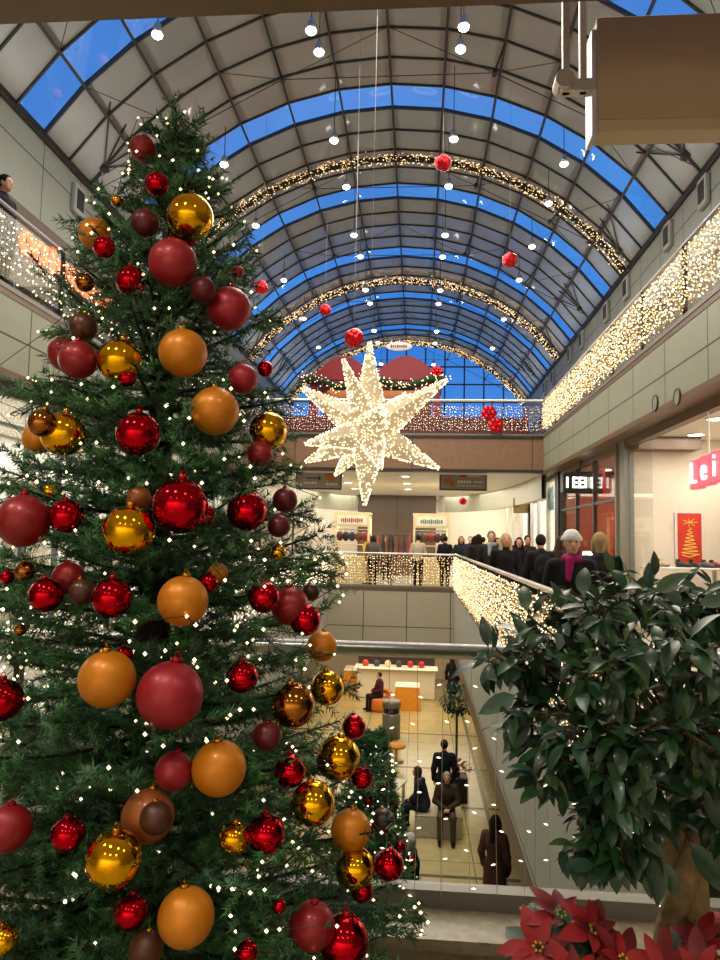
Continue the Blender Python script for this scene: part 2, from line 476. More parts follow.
# near bridge over the photographer
m = MB(); m.box((XL, 2.25, Z2B), (XR, 2.44, Z2)); structure('beam_near', m, M['browntrim'])
m = MB(); m.box((-12, -7, Z2B + 0.02), (12, 2.25, Z2B + 0.12)); m.box((XR + 0.2, 2.25, Z2B), (12, YEND, Z2B + 0.1)); m.box((-12, 2.25, Z2B), (XL - 0.2, YEND, Z2B + 0.1)); m.box((XL - 0.2, 20.3, Z2B), (XR + 0.2, YEND, Z2B + 0.1))
structure('ceiling', m, M['white'])
m = MB(); m.box((-12, -7, 0), (12, -6.8, Z2B)); structure('wall_rear', m, M['whitewarm'])
m = MB(); m.box((-12, -0.2, Z2), (12, 0, 9.4)); structure('wall_rear_upper', m, mat('brown rear wall', '#5b5146', .6, noise=.06))

# --- upper walls with dark cornice, upper shop band
for nm, x, s in (('right', WR, 1), ('left', WL, -1)):
    m = MB(); a, b = sorted((x, x + s * 0.2)); m.box((a, 0, 7.35), (b, YEND, ZS)); structure('wall_upper_' + nm, m, M['clad_up'])
    m = MB(); a, b = sorted((x - s * 0.12, x + s * 0.2)); m.box((a, 0, 7.12), (b, YEND, 7.35)); structure('trim_upper_band_' + nm, m, M['browntrim'])
    m = MB(); a, b = sorted((x - s * 0.06, x + s * 0.25)); m.box((a, 0, ZS - 0.03), (b, YEND, ZS + 0.13)); structure('trim_cornice_' + nm, m, M['darktrim'])
    m = MB(); a, b = sorted((x + s * 0.05, x + s * 0.2)); m.box((a, 0, Z2), (b, YEND, 7.12)); structure('wall_upper_shops_' + nm, m, mat('grey brown upper shop wall', '#7d7464', .6, noise=.06) if nm == 'right' else bpy.data.materials['grey brown upper shop wall'])

# --- vaulted glass roof
RAD = (HALF ** 2 + (ZA - ZS) ** 2) / (2 * (ZA - ZS)); ZC = ZA - RAD
AMAX = math.asin(HALF / RAD)
NCOL = 12
def arc(a, r=RAD): return (XC + r * math.sin(a), ZC + r * math.cos(a))
ANG = [-AMAX + 2 * AMAX * i / NCOL for i in range(NCOL + 1)]
PER = 4.88; ROW = PER / 5; YB = 12.2 - ROW / 2 - 2 * PER       # start of a clear row
NROW = int((YEND - YB) / ROW) + 1
roof = thing('ceiling_roof_vault', None, None, (XC, 20, ZS)); roof['kind'] = 'structure'
gp, gc = MB(), MB()
for j in range(NROW):
    y0, y1 = YB + j * ROW, min(YB + (j + 1) * ROW, YEND)
    if y1 < 0.2: continue
    tgt = gc if j % 5 == 0 else gp
    for i in range(NCOL):
        (xa, za), (xb, zb) = arc(ANG[i], RAD + 0.02), arc(ANG[i + 1], RAD + 0.02)
        (xc, zc), (xd, zd) = arc(ANG[i], RAD + 0.05), arc(ANG[i + 1], RAD + 0.05)
        tgt.add([(xa, y0, za), (xb, y0, zb), (xb, y1, zb), (xa, y1, za), (xc, y0, zc), (xd, y0, zd), (xd, y1, zd), (xc, y1, zc)],
                [(0, 1, 2, 3), (7, 6, 5, 4), (0, 4, 5, 1), (2, 6, 7, 3), (1, 5, 6, 2), (3, 7, 4, 0)])
gp.build('opaque_panels', M['roofpanel'], roof); gc.build('clear_panes', M['sky_glass'], roof)
rb = MB()
for j in range(NROW + 1):
    y = min(YB + j * ROW, YEND)
    if y < 0.2: continue
    w, h = (0.040, 0.085)
    for i in range(NCOL):
        (xa, za), (xb, zb) = arc(ANG[i], RAD + 0.06), arc(ANG[i + 1], RAD + 0.06)
        (xc, zc), (xd, zd) = arc(ANG[i], RAD + 0.06 - h), arc(ANG[i + 1], RAD + 0.06 - h)
        rb.add([(xa, y - w / 2, za), (xb, y - w / 2, zb), (xb, y + w / 2, zb), (xa, y + w / 2, za), (xc, y - w / 2, zc), (xd, y - w / 2, zd), (xd, y + w / 2, zd), (xc, y + w / 2, zc)],
               [(0, 1, 2, 3), (7, 6, 5, 4), (0, 4, 5, 1), (2, 6, 7, 3)])
rb.build('arch_rib', M['rib'], roof)
pl = MB()
for i, a in enumerate(ANG):
    (x, z) = arc(a, RAD - 0.02)
    pl.cbox((x, YEND / 2 + 0.1, z), (0.048, YEND - 0.2, 0.11), Matrix.Rotation(a, 3, 'Y'))
pl.build('purlin', M['rib'], roof)
# tension rods below the arches
tr = MB()
for j in range(NROW):
    y = YB + j * ROW
    if j % 5 != 3 or y < 4: continue
    pts = []
    for i in (2, 4, 8, 10):
        x, z = arc(ANG[i], RAD); xi, zi = arc(ANG[i], RAD - 0.75)
        tr.tube([(x, y, z), (xi, y, zi)], 0.022, 6); pts.append((xi, y, zi))
        tr.cbox((xi, y, zi), (0.09, 0.16, 0.09))
    x0, z0 = arc(ANG[0]); x1, z1 = arc(ANG[12])
    chain = [(x0, y, z0 + .1)] + pts + [(x1, y, z1 + .1)]
    for a, b in zip(chain[:-1], chain[1:]): tr.tube([a, b], 0.011, 5)
    for i, k in ((3, 1), (6, 1), (6, 2), (9, 2)):
        xt, zt = arc(ANG[i]); tr.tube([pts[k], (xt, y + (0 if i == 6 else 0), zt)], 0.009, 5)
    for k, i in ((0, 1), (3, 11)):
        for dy in (-2 * ROW, 2 * ROW):
            xt, zt = arc(ANG[i]); tr.tube([pts[k], (xt, y + dy, zt)], 0.009, 5)
tr.build('tension_rod', M['steel_dark'], roof)
# fan brackets where the vault meets the walls
fb = MB()
for j in range(NROW):
    y = YB + j * ROW
    if j % 5 != 3 or y < 4: continue
    for s, i0 in ((-1, 0), (1, 12)):
        x, z = arc(ANG[i0]); b = Vector((x - s * 0.35, y, z + 0.42))
        fb.cbox(b, (0.14, 0.2, 0.14))
        for dy in (-1.2, -0.4, 0.4, 1.2):
            xt, zt = arc(ANG[1 if s < 0 else 11] - s * 0.03); fb.tube([b, (xt, y + dy, zt)], 0.02, 5)
        fb.tube([b, (x, y, z)], 0.035, 6)
fb.build('fan_bracket', M['steel_dark'], roof)

# --- glazed end wall of the vault
ew = thing('window_1', None, None, (XC, YEND, 0)); ew['kind'] = 'structure'
m = MB()
n = 24
for i in range(n):
    a0, a1 = -AMAX + 2 * AMAX * i / n, -AMAX + 2 * AMAX * (i + 1) / n
    (xa, za), (xb, zb) = arc(a0), arc(a1)
    m.add([(xa, YEND, 5.2), (xb, YEND, 5.2), (xb, YEND, zb), (xa, YEND, za)], [(0, 1, 2, 3)])
m.build('pane', M['sky_glass'], ew)
m = MB()
for i in range(13):
    x = XC - HALF + 2 * HALF * i / 12
    z = ZC + math.sqrt(max(RAD ** 2 - (x - XC) ** 2, 0)); m.box((x - 0.04, YEND - 0.1, 4.35), (x + 0.04, YEND, z))
for z in (5.2, 6.2, 7.2, 8.2, 9.2, 10.2, 11.2):
    hw = HALF if z < ZS else math.sqrt(max(RAD ** 2 - (z - ZC) ** 2, 0))
    m.box((XC - hw, YEND - 0.09, z - 0.035), (XC + hw, YEND - 0.01, z + 0.035))
m.build('window_frame', M['rib'], ew)
m = MB(); m.box((-12, YEND, ZG), (12, YEND + 0.2, 5.2)); structure('wall_far', m, M['whitewarm'])

# --- outer shell behind the shops
m = MB(); m.box((11.8, -7, ZG), (12, YEND, 7.2)); structure('wall_outer_right', m, M['whitewarm'])
m = MB(); m.box((-12, -7, ZG), (-11.8, YEND, 7.2)); structure('wall_outer_left', m, M['whitewarm'])
m = MB(); m.box((WR, 0, 7.1), (12, YEND, 7.3)); m.box((-12, 0, 7.1), (WL, YEND, 7.3)); structure('ceiling_upper_shops', m, M['white'])

# --- curved ceiling rim past the bridge
m = MB()
for s, xa, xb in ((1, 3.4, 0.9), (-1, -5.0, -2.6)):
    prev = None
    for i in range(17):
        t = i / 16 * math.pi / 2
        p = (xb + (xa - xb) * math.cos(t), 20.3 + 11.0 * math.sin(t))
        if prev: m.add([(prev[0], prev[1], 2.72), (p[0], p[1], 2.72), (p[0], p[1], Z2B), (prev[0], prev[1], Z2B),
                        (prev[0] + s * .15, prev[1] + .1, 2.72), (p[0] + s * .15, p[1] + .1, 2.72), (p[0] + s * .15, p[1] + .1, Z2B), (prev[0] + s * .15, prev[1] + .1, Z2B)],
                       [(0, 1, 2, 3), (7, 6, 5, 4), (0, 4, 5, 1)])
        prev = p
structure('wall_ceiling_rim', m, mat('pale olive ceiling rim', '#b3b19c', 0.5, noise=0.04))
m = MB(); m.box((-2.6, 31.0, 0), (0.75, 34, Z2B)); structure('wall_lift_core', m, panel_mat('brown metal core panel', '#5c4a3d', 1.68, 3.6, 'x', (2.6, 0), noise=0.06, rough=0.25))

# ------------------------------------------------------------------ kerb and balustrade by the photographer
m = MB(); m.box((-5, 2.54, -0.02), (1.55, 2.84, 0.15)); m.box((-5, 2.50, 0.15), (1.58, 2.86, 0.19))
structure('trim_kerb', m, M['kerb'])

def balustrade(name, label, p0, p1, z0, zr, gap, glass=True, rail_r=0.028, post=M['steel_dark'], base_m=None, posts=True):
    p0, p1 = Vector(p0), Vector(p1)
    t = thing(name, label, 'railing', ((p0.x + p1.x) / 2, (p0.y + p1.y) / 2, z0))
    d = (p1 - p0); L = d.length; d.normalize(); nrm = Vector((-d.y, d.x, 0))
    up = Vector((0, 0, 1))
    m = MB(); m.smooth = True; m.tube([p0 + up * zr, p1 + up * zr], rail_r, 14); m.build('handrail', M['steel'], t)
    m = MB()
    rot = Matrix((d, nrm, up)).transposed()
    m.cbox((p0 + p1) / 2 + up * (z0 + 0.03), (L, 0.07, 0.06), rot); m.build('bottom_rail', base_m or M['grey_metal'], t)
    n = max(1, round(L / gap))
    for i in range(n + 1):
        q = p0 + d * (L * i / n)
        if posts:
            m = MB(); m.cbox(q + up * ((z0 + zr) / 2), (0.035, 0.06, zr - z0 - 0.03), rot); m.build('post', post, t)
        if glass and i < n:
            q2 = p0 + d * (L * (i + 1) / n)
            m = MB(); m.cbox((q + q2) / 2 + up * ((z0 + zr) / 2 + 0.0), (L / n - 0.06, 0.010, zr - z0 - 0.14), rot); m.build('glass_panel', M['rail_glass'], t)
    return t
balustrade('balustrade', 'glass balustrade with round steel handrail on the stone kerb behind the potted ficus', (-2.7, 2.74, 0), (1.1, 2.74, 0), 0.19, 1.09, 1.9, posts=False)
balustrade('balustrade', 'long balustrade with steel handrail along the aisle where shoppers walk', (1.13, 2.95, 0), (1.13, VF, 0), 0.04, 1.09, 1.27)
balustrade('balustrade', 'long balustrade on the far side of the void, mostly hidden by the big Christmas tree', (-2.73, 2.95, 0), (-2.73, VF, 0), 0.04, 1.09, 1.9)
balustrade('balustrade', 'short balustrade across the void in front of the two sales stalls', (VL, VF + 0.06, 0), (VR, VF + 0.06, 0), 0.06, 1.07, 1.9)
balustrade('balustrade', 'upper gallery balustrade above the shoe shop', (XR + 0.02, 2.45, 0), (XR + 0.02, 20.0, 0), Z2 + 0.07, 5.42, 1.75)
balustrade('balustrade', 'upper gallery balustrade in front of the orange shop sign', (XL - 0.02, 2.45, 0), (XL - 0.02, 20.0, 0), Z2 + 0.07, 5.42, 1.75)
balustrade('balustrade', 'upper balustrade across the brown bridge in front of the red market stall', (XL, 20.08, 0), (XR, 20.08, 0), Z2 + 0.07, 5.42, 1.4, rail_r=0.035)
# granite corner pier where two balustrades meet
m = MB(); m.cbox((1.32, 2.72, 0.60), (0.30, 0.34, 1.2), None, 0.012); structure('pillar_corner', m, M['granite'])

# --- light curtains hung on the balustrades
def curtain(name, label, p0, p1, ztop, zbot, step, drop, r, mats, off=0.035, seed=1, jit=0.5, group=None, keep=1.0):
    rng = np.random.default_rng(seed)
    p0 = np.array(p0, float); p1 = np.array(p1, float); d = p1 - p0; L = np.linalg.norm(d); d /= L
    nrm = np.array([-d[1], d[0], 0])
    n = int(L / step)
    s = (np.arange(n) + rng.uniform(-.3, .3, n)) * step
    ln = (ztop - zbot) * rng.uniform(0.9, 1.0, n)
    A = p0 + d * s[:, None] + nrm * off; A[:, 2] = ztop
    B = A.copy(); B[:, 2] = ztop - ln
    P = []
    for i in range(n):
        k = max(1, int(ln[i] / drop)); z = ztop - (np.arange(k) + rng.uniform(0, 1, k) * jit) * drop
        q = np.repeat(A[i][None], k, 0); q[:, 2] = z; q += rng.normal(0, 0.012, q.shape); P.append(q)
    P = np.concatenate(P); P = P[rng.random(len(P)) < keep]
    rr = r * rng.uniform(0.6, 1.25, len(P))
    V1, F1 = bulbs_arrays(P, rr); V2, F2 = wires_arrays(A, B, 0.0012)
    V, Fc, mi = cat_arrays((V1, F1, 0), (V2, F2, len(mats)))
    pick = rng.integers(0, len(mats), len(P)); mi[:len(F1)] = np.repeat(pick, 8)
    c = (p0 + p1) / 2; c[2] = ztop
    me = arr_mesh(name, V - c, Fc, list(mats) + [M['wire']], mi)
    return tag(link(name, me, None, c), label, 'string lights', group, 'stuff')
BW = [M['bulb'], M['bulb_gold'], M['bulb_white'], M['bulb_gold']]
curtain('light_curtain', 'dense warm light curtain on the upper gallery balustrade above the shoe shop', (XR - .02, 2.6, 0), (XR - .02, 19.9, 0), 5.30, 4.45, .040, .075, .0125, BW, .02, 1)
curtain('light_curtain', 'white light curtain on the upper balustrade below the orange shop sign', (XL + .02, 19.9, 0), (XL + .02, 2.6, 0), 5.25, 4.45, .075, .11, .014, [M['bulb_white'], M['bulb']], .02, 2)
curtain('light_curtain', 'pinkish light curtain on the bridge balustrade below the red market stall', (XR, 20.0, 0), (XL, 20.0, 0), 5.25, 4.45, .055, .08, .012, [M['bulb_pink'], M['bulb_white'], M['bulb_pink']], -.02, 3)
curtain('light_curtain', 'golden light curtain across the void in front of the two sales stalls', (VR, VF, 0), (VL, VF, 0), 1.0, .08, .075, .085, .016, [M['bulb_gold'], M['bulb'], M['bulb_gold']], -.02, 4)
curtain('light_curtain', 'dense golden light curtain along the aisle where shoppers walk', (1.08, 3.1, 0), (1.08, 21.9, 0), 1.02, -.02, 0.045, .062, .0092, [M['bulb_gold'], M['bulb'], M['bulb_gold'], M['bulb_white']], .0, 5)
curtain('light_curtain', 'white light curtain on the far side of the void glimpsed through the big tree', (-2.68, 21.9, 0), (-2.68, 3.1, 0), 1.02, .05, .08, .10, .012, [M['bulb_white'], M['bulb']], .0, 6)

# ================================================================== THE BIG CHRISTMAS TREE
TX, TY = -0.64, 1.72
PROF = [(0.10, 0.70), (0.30, 0.68), (0.55, 0.62), (0.85, 0.55), (1.10, 0.485), (1.40, 0.41), (1.65, 0.335), (1.90, 0.27), (2.10, 0.235), (2.30, 0.165), (2.42, 0.10), (2.52, 0.05), (2.60, 0.012)]
def prof(z):
    for (z0, r0), (z1, r1) in zip(PROF[:-1], PROF[1:]):
        if z <= z1: return r0 + (r1 - r0) * max(0, (z - z0)) / (z1 - z0)
    return 0.01

# --- baubles: (px, py, radius px, finish, label, extra distance towards the aisle)
SHINY = dict(red='#c10a1e', gold='#eeb010', bronze='#a86a2a', amber='#c8852a')
MATTE = dict(red='#8c131b', rose='#9c1c2b', burgundy='#5c121c', orange='#cc7c0c', brown='#4c2a19', darkbrown='#2b1611', copper='#9a5524')
BM = {}
for k, c in SHINY.items():
    BM['s_' + k] = mat('mirror %s glass ball' % k, c, 0.06, 1.0, noise=0)
for k, c in MATTE.items():
    BM['m_' + k] = mat('satin %s ball' % k, c, 0.42, 0.25, noise=0.03, scale=30, coat=0.12)
BM['cap_gold'] = mat('gold bauble cap', '#c08a2a', 0.25, 1.0, noise=0)
BM['cap_red'] = mat('red bauble cap', '#a01018', 0.25, 0.7, noise=0)
BAUB = [
 (143,149,13,'m_red','matte dark red bauble highest on the tree, just below its tip',0),
 (157,184,12,'s_red','small shiny red bauble below the highest matte red one',0),
 (190,217,23,'s_gold','large mirror gold bauble nearest the top of the tree',.03),
 (185,236,12,'s_red','shiny red bauble peeking out below the topmost large gold bauble',-.02),
 (145,223,14,'m_burgundy','matte burgundy bauble left of the topmost large gold bauble',0),
 (95,234,16,'m_orange','matte orange bauble on the upper left edge of the tree',0),
 (104,247,11,'s_red','small shiny red bauble overlapping the upper left orange bauble',.05),
 (173,263,24,'m_rose','large matte rose red bauble below the topmost gold bauble',.02),
 (131,281,15,'s_red','shiny red bauble lower left of the topmost large rose red bauble',0),
 (203,290,13,'m_burgundy','small satin burgundy bauble between two large rose red baubles',.03),
 (229,309,22,'m_rose','large matte rose red bauble on the upper right flank of the tree',0),
 (117,201,6,'s_amber','tiny amber glass bauble above the upper left orange bauble',0),
 (85,283,9,'s_bronze','small bronze bauble on the left edge facing the orange shop sign',0),
 (238,272,6,'m_red','tiny dark red bauble half hidden above the upper right rose red bauble',0),
 (83,327,14,'m_brown','matte brown bauble above a pair of matte red baubles',.03),
 (78,360,19,'m_red','front one of two matte red baubles hanging together on the left edge',.04),
 (65,354,17,'m_red','rear one of two matte red baubles hanging together on the left edge',-.02),
 (120,361,22,'s_gold','mirror gold bauble beside the pair of matte red baubles',.02),
 (127,378,9,'s_red','small red bauble peeking out below the gold one beside the red pair',.02),
 (183,353,24,'m_orange','large matte orange bauble in the middle of the upper tree',.03),
 (243,379,15,'m_rose','matte rose red bauble on the right edge level with the star',0),
 (265,369,8,'s_red','small shiny red bauble at the right edge beside a rose red one',0),
 (215,411,24,'m_orange','large matte orange bauble left of a gold bauble level with the star',.02),
 (268,431,19,'s_gold','mirror gold bauble on the right edge beside the brown bridge',0),
 (260,454,13,'m_red','red bauble half hidden below the gold one at the brown bridge',-.03),
 (180,506,28,'s_red','largest mirror red bauble, in the middle of the tree',.04),
 (204,515,11,'s_red','small mirror red bauble stuck to the largest mirror red one',.0),
 (247,511,20,'s_red','dark mirror red bauble left of two small burgundy baubles',0),
 (285,500,12.5,'m_burgundy','upper one of two small burgundy baubles on the right edge',0),
 (279,526,11.5,'m_burgundy','lower one of two small burgundy baubles on the right edge',0),
 (278,552,8,'s_gold','small gold bauble below the two burgundy ones',0),
 (42,423,14,'s_bronze','mirror bronze bauble in front of a gold and an orange bauble',.08),
 (63,434,22,'s_gold','mirror gold bauble behind the mirror bronze one at the left shop windows',.02),
 (39,438,16,'m_orange','matte orange bauble behind the mirror bronze and gold ones',-.02),
 (138,434,22,'s_red','mirror red bauble right of the bronze and gold cluster',.02),
 (129,531,26,'s_gold','large mirror gold bauble lower left of the largest mirror red one',.03),
 (139,498,12,'m_copper','matte copper bauble half hidden above a large mirror gold one',-.04),
 (23,521,26,'m_red','large matte dark red bauble at the left edge of the photo, mid height',.05),
 (66,516,17,'s_red','mirror red bauble beside the large matte dark red one at mid height',.02),
 (25,571,10,'s_bronze','small bronze bauble below the large matte dark red one at mid height',0),
 (51,492,9,'s_gold','small gold bauble above the mirror red one at mid height',-.04),
 (46,595,17,'s_red','left one of two mirror red baubles flanking a brown one',.03),
 (68,578,16,'m_red','matte red bauble behind the left of two mirror red ones',-.03),
 (82,592,13,'m_brown','matte brown bauble between two mirror red baubles',0),
 (112,598,20,'s_red','right one of two mirror red baubles flanking a brown one',.03),
 (183,601,25,'m_orange','large matte orange bauble right of centre below the largest mirror red one',.04),
 (107,679,28,'m_orange','large matte orange bauble left of the largest matte red one',.04),
 (170,695,33,'m_rose','largest matte red bauble, in the lower middle of the tree',.05),
 (2,700,21,'s_red','mirror red bauble cut by the left edge of the photo, lower tree',.03),
 (124,655,9,'s_red','small dark red bauble peeking out above the lower left orange one',-.03),
 (20,630,6,'s_bronze','tiny copper coloured bauble below the left mirror red one',0),
 (7,577,7,'s_red','tiny mirror red bauble left of a small bronze bauble',0),
 (208,583,10,'s_red','small mirror red bauble at the upper right of the mid orange one',-.02),
 (218,573,10,'m_orange','small orange bauble half hidden behind a small mirror red one',-.07),
 (264,597,16,'s_red','mirror red bauble left of a matte red one, near the stalls',.02),
 (290,606,19,'m_red','matte red bauble between two mirror red ones near the right edge',0),
 (305,620,16,'s_red','mirror red bauble in front of a matte red one near the right edge',.05),
 (311,592,9,'m_brown','small brown bauble above the red group at the right edge',-.02),
 (322,646,15,'m_orange','orange bauble half hidden in needles at the end of the handrail',-.03),
 (242,677,16,'s_red','mirror red bauble between the largest matte red and a bronze one',.02),
 (293,705,22,'s_bronze','large mirror bronze bauble in the lower right of the tree',.04),
 (327,688,17,'s_gold','mirror gold bauble just below the steel handrail end',.02),
 (267,736,14,'m_burgundy','burgundy bauble below the large mirror bronze one',.02),
 (219,768,27,'m_orange','large matte orange bauble below the largest matte red one',.05),
 (338,758,22,'s_gold','upper one of two large gold baubles on the lower right edge',.02),
 (354,727,12,'s_red','red bauble above the two large gold ones on the lower right edge',-.04),
 (8,828,23,'m_red','large matte red bauble cut by the left edge near the bottom',.04),
 (68,834,17,'s_red','mirror red bauble left of the lowest large gold one',.02),
 (114,859,28,'s_gold','largest mirror gold bauble, low on the left',.05),
 (156,818,16,'m_brown','dark brown bauble in front of a matte orange brown one',.05),
 (148,816,26,'m_copper','matte orange brown bauble behind a dark brown one',-.02),
 (174,771,19,'m_rose','rose red bauble touching the large orange one below it',0),
 (131,912,17,'s_red','mirror red bauble under the largest mirror gold one',0),
 (186,917,28,'m_orange','lowest large matte orange bauble, near the bottom edge of the photo',.05),
 (146,949,17,'m_brown','brown bauble cut by the bottom edge of the photo',.02),
 (3,940,15,'s_gold','gold bauble in the bottom left corner of the photo',.02),
 (290,771,16,'s_red','mirror red bauble left of the two large gold ones low right',-.02),
 (313,803,22,'s_gold','lower one of two large gold baubles on the lower right edge',.04),
 (362,778,11,'s_red','small mirror red bauble beside the tree on the lower floor',0),
 (234,838,16,'s_gold','gold bauble left of a mirror red one, low in the tree',0),
 (266,834,19,'s_red','mirror red bauble right of a gold one, low in the tree',.03),
 (351,830,20,'m_orange','matte amber bauble beside a dark brown one low right',.02),
 (383,821,12,'m_darkbrown','dark brown bauble on the lower right edge',0),
 (355,868,20,'s_gold','gold bauble beside the lowest mirror red one on the right',0),
 (389,865,15,'s_red','mirror red bauble sticking out farthest right above the stone kerb',.02),
 (362,891,11,'s_red','small red bauble below the lowest gold one on the right',0),
 (312,926,23,'m_red','large matte red bauble near the bottom right of the tree',0),
 (344,941,25,'s_red','large mirror red bauble cut by the bottom edge of the photo',.06),
 (279,906,7,'s_red','tiny red bauble deep in the needles near the bottom',0),
 (247,952,11,'s_red','dark red bauble at the bottom edge between orange and red ones',0),
]
BPOS = []
for (px, py, rp, fin, lab, dn) in BAUB:
    Y = TY - 0.3
    for _ in range(6):
        p = at(px, py, Y)
        rz = prof(p.z) * 0.93
        dx = p.x - TX
        Y = TY - math.sqrt(max(rz * rz - dx * dx, (0.10 * rz) ** 2)) - dn
    p = at(px, py, Y); r = rp / F_PX * (p - EYE).dot(FW) * 1.0
    BPOS.append((p, r))
ball_me = {}
for (p, r), (px, py, rp, fin, lab, dn) in zip(BPOS, BAUB):
    b = thing('bauble', lab, 'bauble', p, 0, 'baubles on the big Christmas tree')
    b['_local'] = 1
    if fin not in ball_me:
        m = MB(); m.smooth = True; m.sphere((0, 0, 0), 1, 48, 28); o = m.build('ball', BM[fin], b)
        m = MB(); m.smooth = True
        m.lathe((0, 0, 0.97), [(0, -.04), (.17, -.04), (.17, .14), (.14, .16), (0, .16)], 16)
        ring = [(0.09 * math.cos(t), 0, 1.21 + .10 * math.sin(t)) for t in np.linspace(0, 2 * math.pi, 14)]
        m.tube(ring, 0.018, 6, False)
        c = m.build('cap', BM['cap_red'] if ('red' in fin or 'rose' in fin or 'burg' in fin) else BM['cap_gold'], b)
        ball_me[fin] = (o.data, c.data)
    else:
        o = link('ball', ball_me[fin][0], b); c = link('cap', ball_me[fin][1], b)
    b.scale = (r, r, r)
    b.rotation_euler = (R0.uniform(-.15, .15), R0.uniform(-.15, .15), R0.uniform(0, 6))

# --- branches and needles
tree = thing('christmas_tree', 'big spruce Christmas tree hung with red and gold baubles, standing before the balustrade', 'christmas tree', (TX, TY, 0))
m = MB(); m.smooth = True
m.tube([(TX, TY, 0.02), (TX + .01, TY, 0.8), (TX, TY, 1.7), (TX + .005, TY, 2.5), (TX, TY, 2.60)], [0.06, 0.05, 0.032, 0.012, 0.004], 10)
m.build('trunk', mat('spruce bark', '#1f160f', 0.9, noise=0.3, scale=40, bump=0.5), tree)  # bark darkened so the trunk reads as shade inside the tree
m = MB(); m.smooth = True
m.lathe((TX, TY, 0), [(0, 0.004), (.26, .004), (.28, .03), (.10, .06), (.075, .16), (0, .16)], 20)
m.build('stand', M['steel_dark'], tree)
segA, segB, dens = [], [], []      # twig axes
BRM = MB()
BPA = np.array([tuple(p) for p, r in BPOS]); BRA = np.array([r for p, r in BPOS])
rng = R0
z = 0.16
k = 0
while z < 2.53:
    rz = prof(z)
    nb = 12 if z < 1.1 else (10 if z < 1.8 else 8)
    off = rng.uniform(0, 6.28)
    for i in range(nb):
        th = off + 2 * math.pi * i / nb + rng.uniform(-.2, .2)
        zz = z + rng.uniform(-.03, .03)
        L = (prof(zz + 0.03) + rng.uniform(-.05, .045)) * (1.0 if zz < 2.3 else 0.95)
        if L < 0.03: continue
        er = Vector((math.cos(th), math.sin(th), 0)); et = Vector((-math.sin(th), math.cos(th), 0))
        droop = rng.uniform(-.10, .06) if zz < 1.9 else rng.uniform(0.05, .35)
        pts = []
        for q in range(6):
            t = q / 5
            pts.append(Vector((TX, TY, zz - 0.10 * L)) + er * (L * t) + Vector((0, 0, droop * L * t + 0.16 * L * t * t)))
        BRM.tube(pts, [0.007, .006, .005, .004, .003, .002], 5, False)
        for q in range(1, 5): segA.append(pts[q]); segB.append(pts[q + 1]); dens.append(1.0)
        ntw = max(3, int(L / 0.042))
        for q in range(ntw):
            t = 0.14 + 0.84 * (q + rng.random() * .6) / ntw
            base = pts[min(4, int(t * 5))].lerp(pts[min(5, int(t * 5) + 1)], t * 5 - int(t * 5))
            for sgn in (-1, 1):
                tl = rng.uniform(0.07, 0.125) * (1.15 - 0.45 * t) * (0.75 if zz > 2.2 else 1)
                d = (er * rng.uniform(0.55, .95) + et * sgn * rng.uniform(.5, .95) + Vector((0, 0, rng.uniform(-.45, .60)))).normalized()
                segA.append(base); segB.append(base + d * tl); dens.append(1.0)
                if rng.random() < .55:
                    b2 = base + d * tl * rng.uniform(.3, .6)
                    d2 = (d + et * sgn * rng.uniform(-.7, .7) + Vector((0, 0, rng.uniform(-.5, .6)))).normalized()
                    segA.append(b2); segB.append(b2 + d2 * tl * .65); dens.append(1.0)
    z += 0.070 if z < 1.8 else 0.062
# tip shoot
for i in range(14):
    zz = 2.36 + i * 0.019; th = i * 2.4
    d = Vector((math.cos(th) * .7, math.sin(th) * .7, 0.75)).normalized(); a = Vector((TX, TY, zz))
    segA.append(a); segB.append(a + d * max(.03, (2.70 - zz) * .30)); dens.append(1)
segA.append(Vector((TX, TY, 2.4))); segB.append(Vector((TX, TY, 2.63))); dens.append(1.3)
# a long side shoot that reaches past the stone kerb, and one at the left
for (px, py, Y, dx, dz, L) in ((370, 915, 1.66, .9, -.05, .12), (360, 922, 1.6, .9, .1, .12), (40, 392, 1.72, -.9, .25, .14), (300, 570, 1.68, .9, .25, .10), (330, 770, 1.66, .9, .1, .13)):
    a = at(px, py, Y)
    for j in range(7):
        d = Vector((dx, R0.uniform(-.3, .2), dz + R0.uniform(-.45, .45))).normalized()
        segA.append(a - Vector((dx, 0, 0)) * .1 + Vector((0, 0, R0.uniform(-.02, .02)))); segB.append(a + d * L); dens.append(1)
BRM.build('branch_wood', mat('twig bark', '#2c2114', 0.9, noise=0.2), tree)
A = np.array([tuple(v) for v in segA]); B = np.array([tuple(v) for v in segB]); dens = np.array(dens)
LEN = np.linalg.norm(B - A, axis=1)
back = ((A[:, 1] + B[:, 1]) / 2 > TY + .12)
cnt = np.maximum(6, (LEN * np.where(back, 240, 430) * dens)).astype(int)
idx = np.repeat(np.arange(len(A)), cnt)
N = len(idx); t = NR.random(N)
D = (B - A) / (LEN[:, None] + 1e-9)
hv = np.where(np.abs(D[:, 2:3]) < 0.9, np.array([[0, 0, 1.0]]), np.array([[1.0, 0, 0]]))
U = np.cross(D, hv); U /= np.linalg.norm(U, axis=1, keepdims=True); Vv = np.cross(D, U)
ph = NR.uniform(0, 2 * math.pi, N)
base = A[idx] + (B - A)[idx] * t[:, None]
nd = D[idx] * NR.uniform(.45, .8, N)[:, None] + (U[idx] * np.cos(ph)[:, None] + Vv[idx] * np.sin(ph)[:, None]) * NR.uniform(.55, .9, N)[:, None]
nd /= np.linalg.norm(nd, axis=1, keepdims=True)
nl = NR.uniform(.016, .026, N)
tip = base + nd * nl[:, None]
keep = np.ones(N, bool)
outw = BPA - np.array([[TX, TY, 0]]); outw[:, 2] = 0; 
eye = np.array(tuple(EYE))
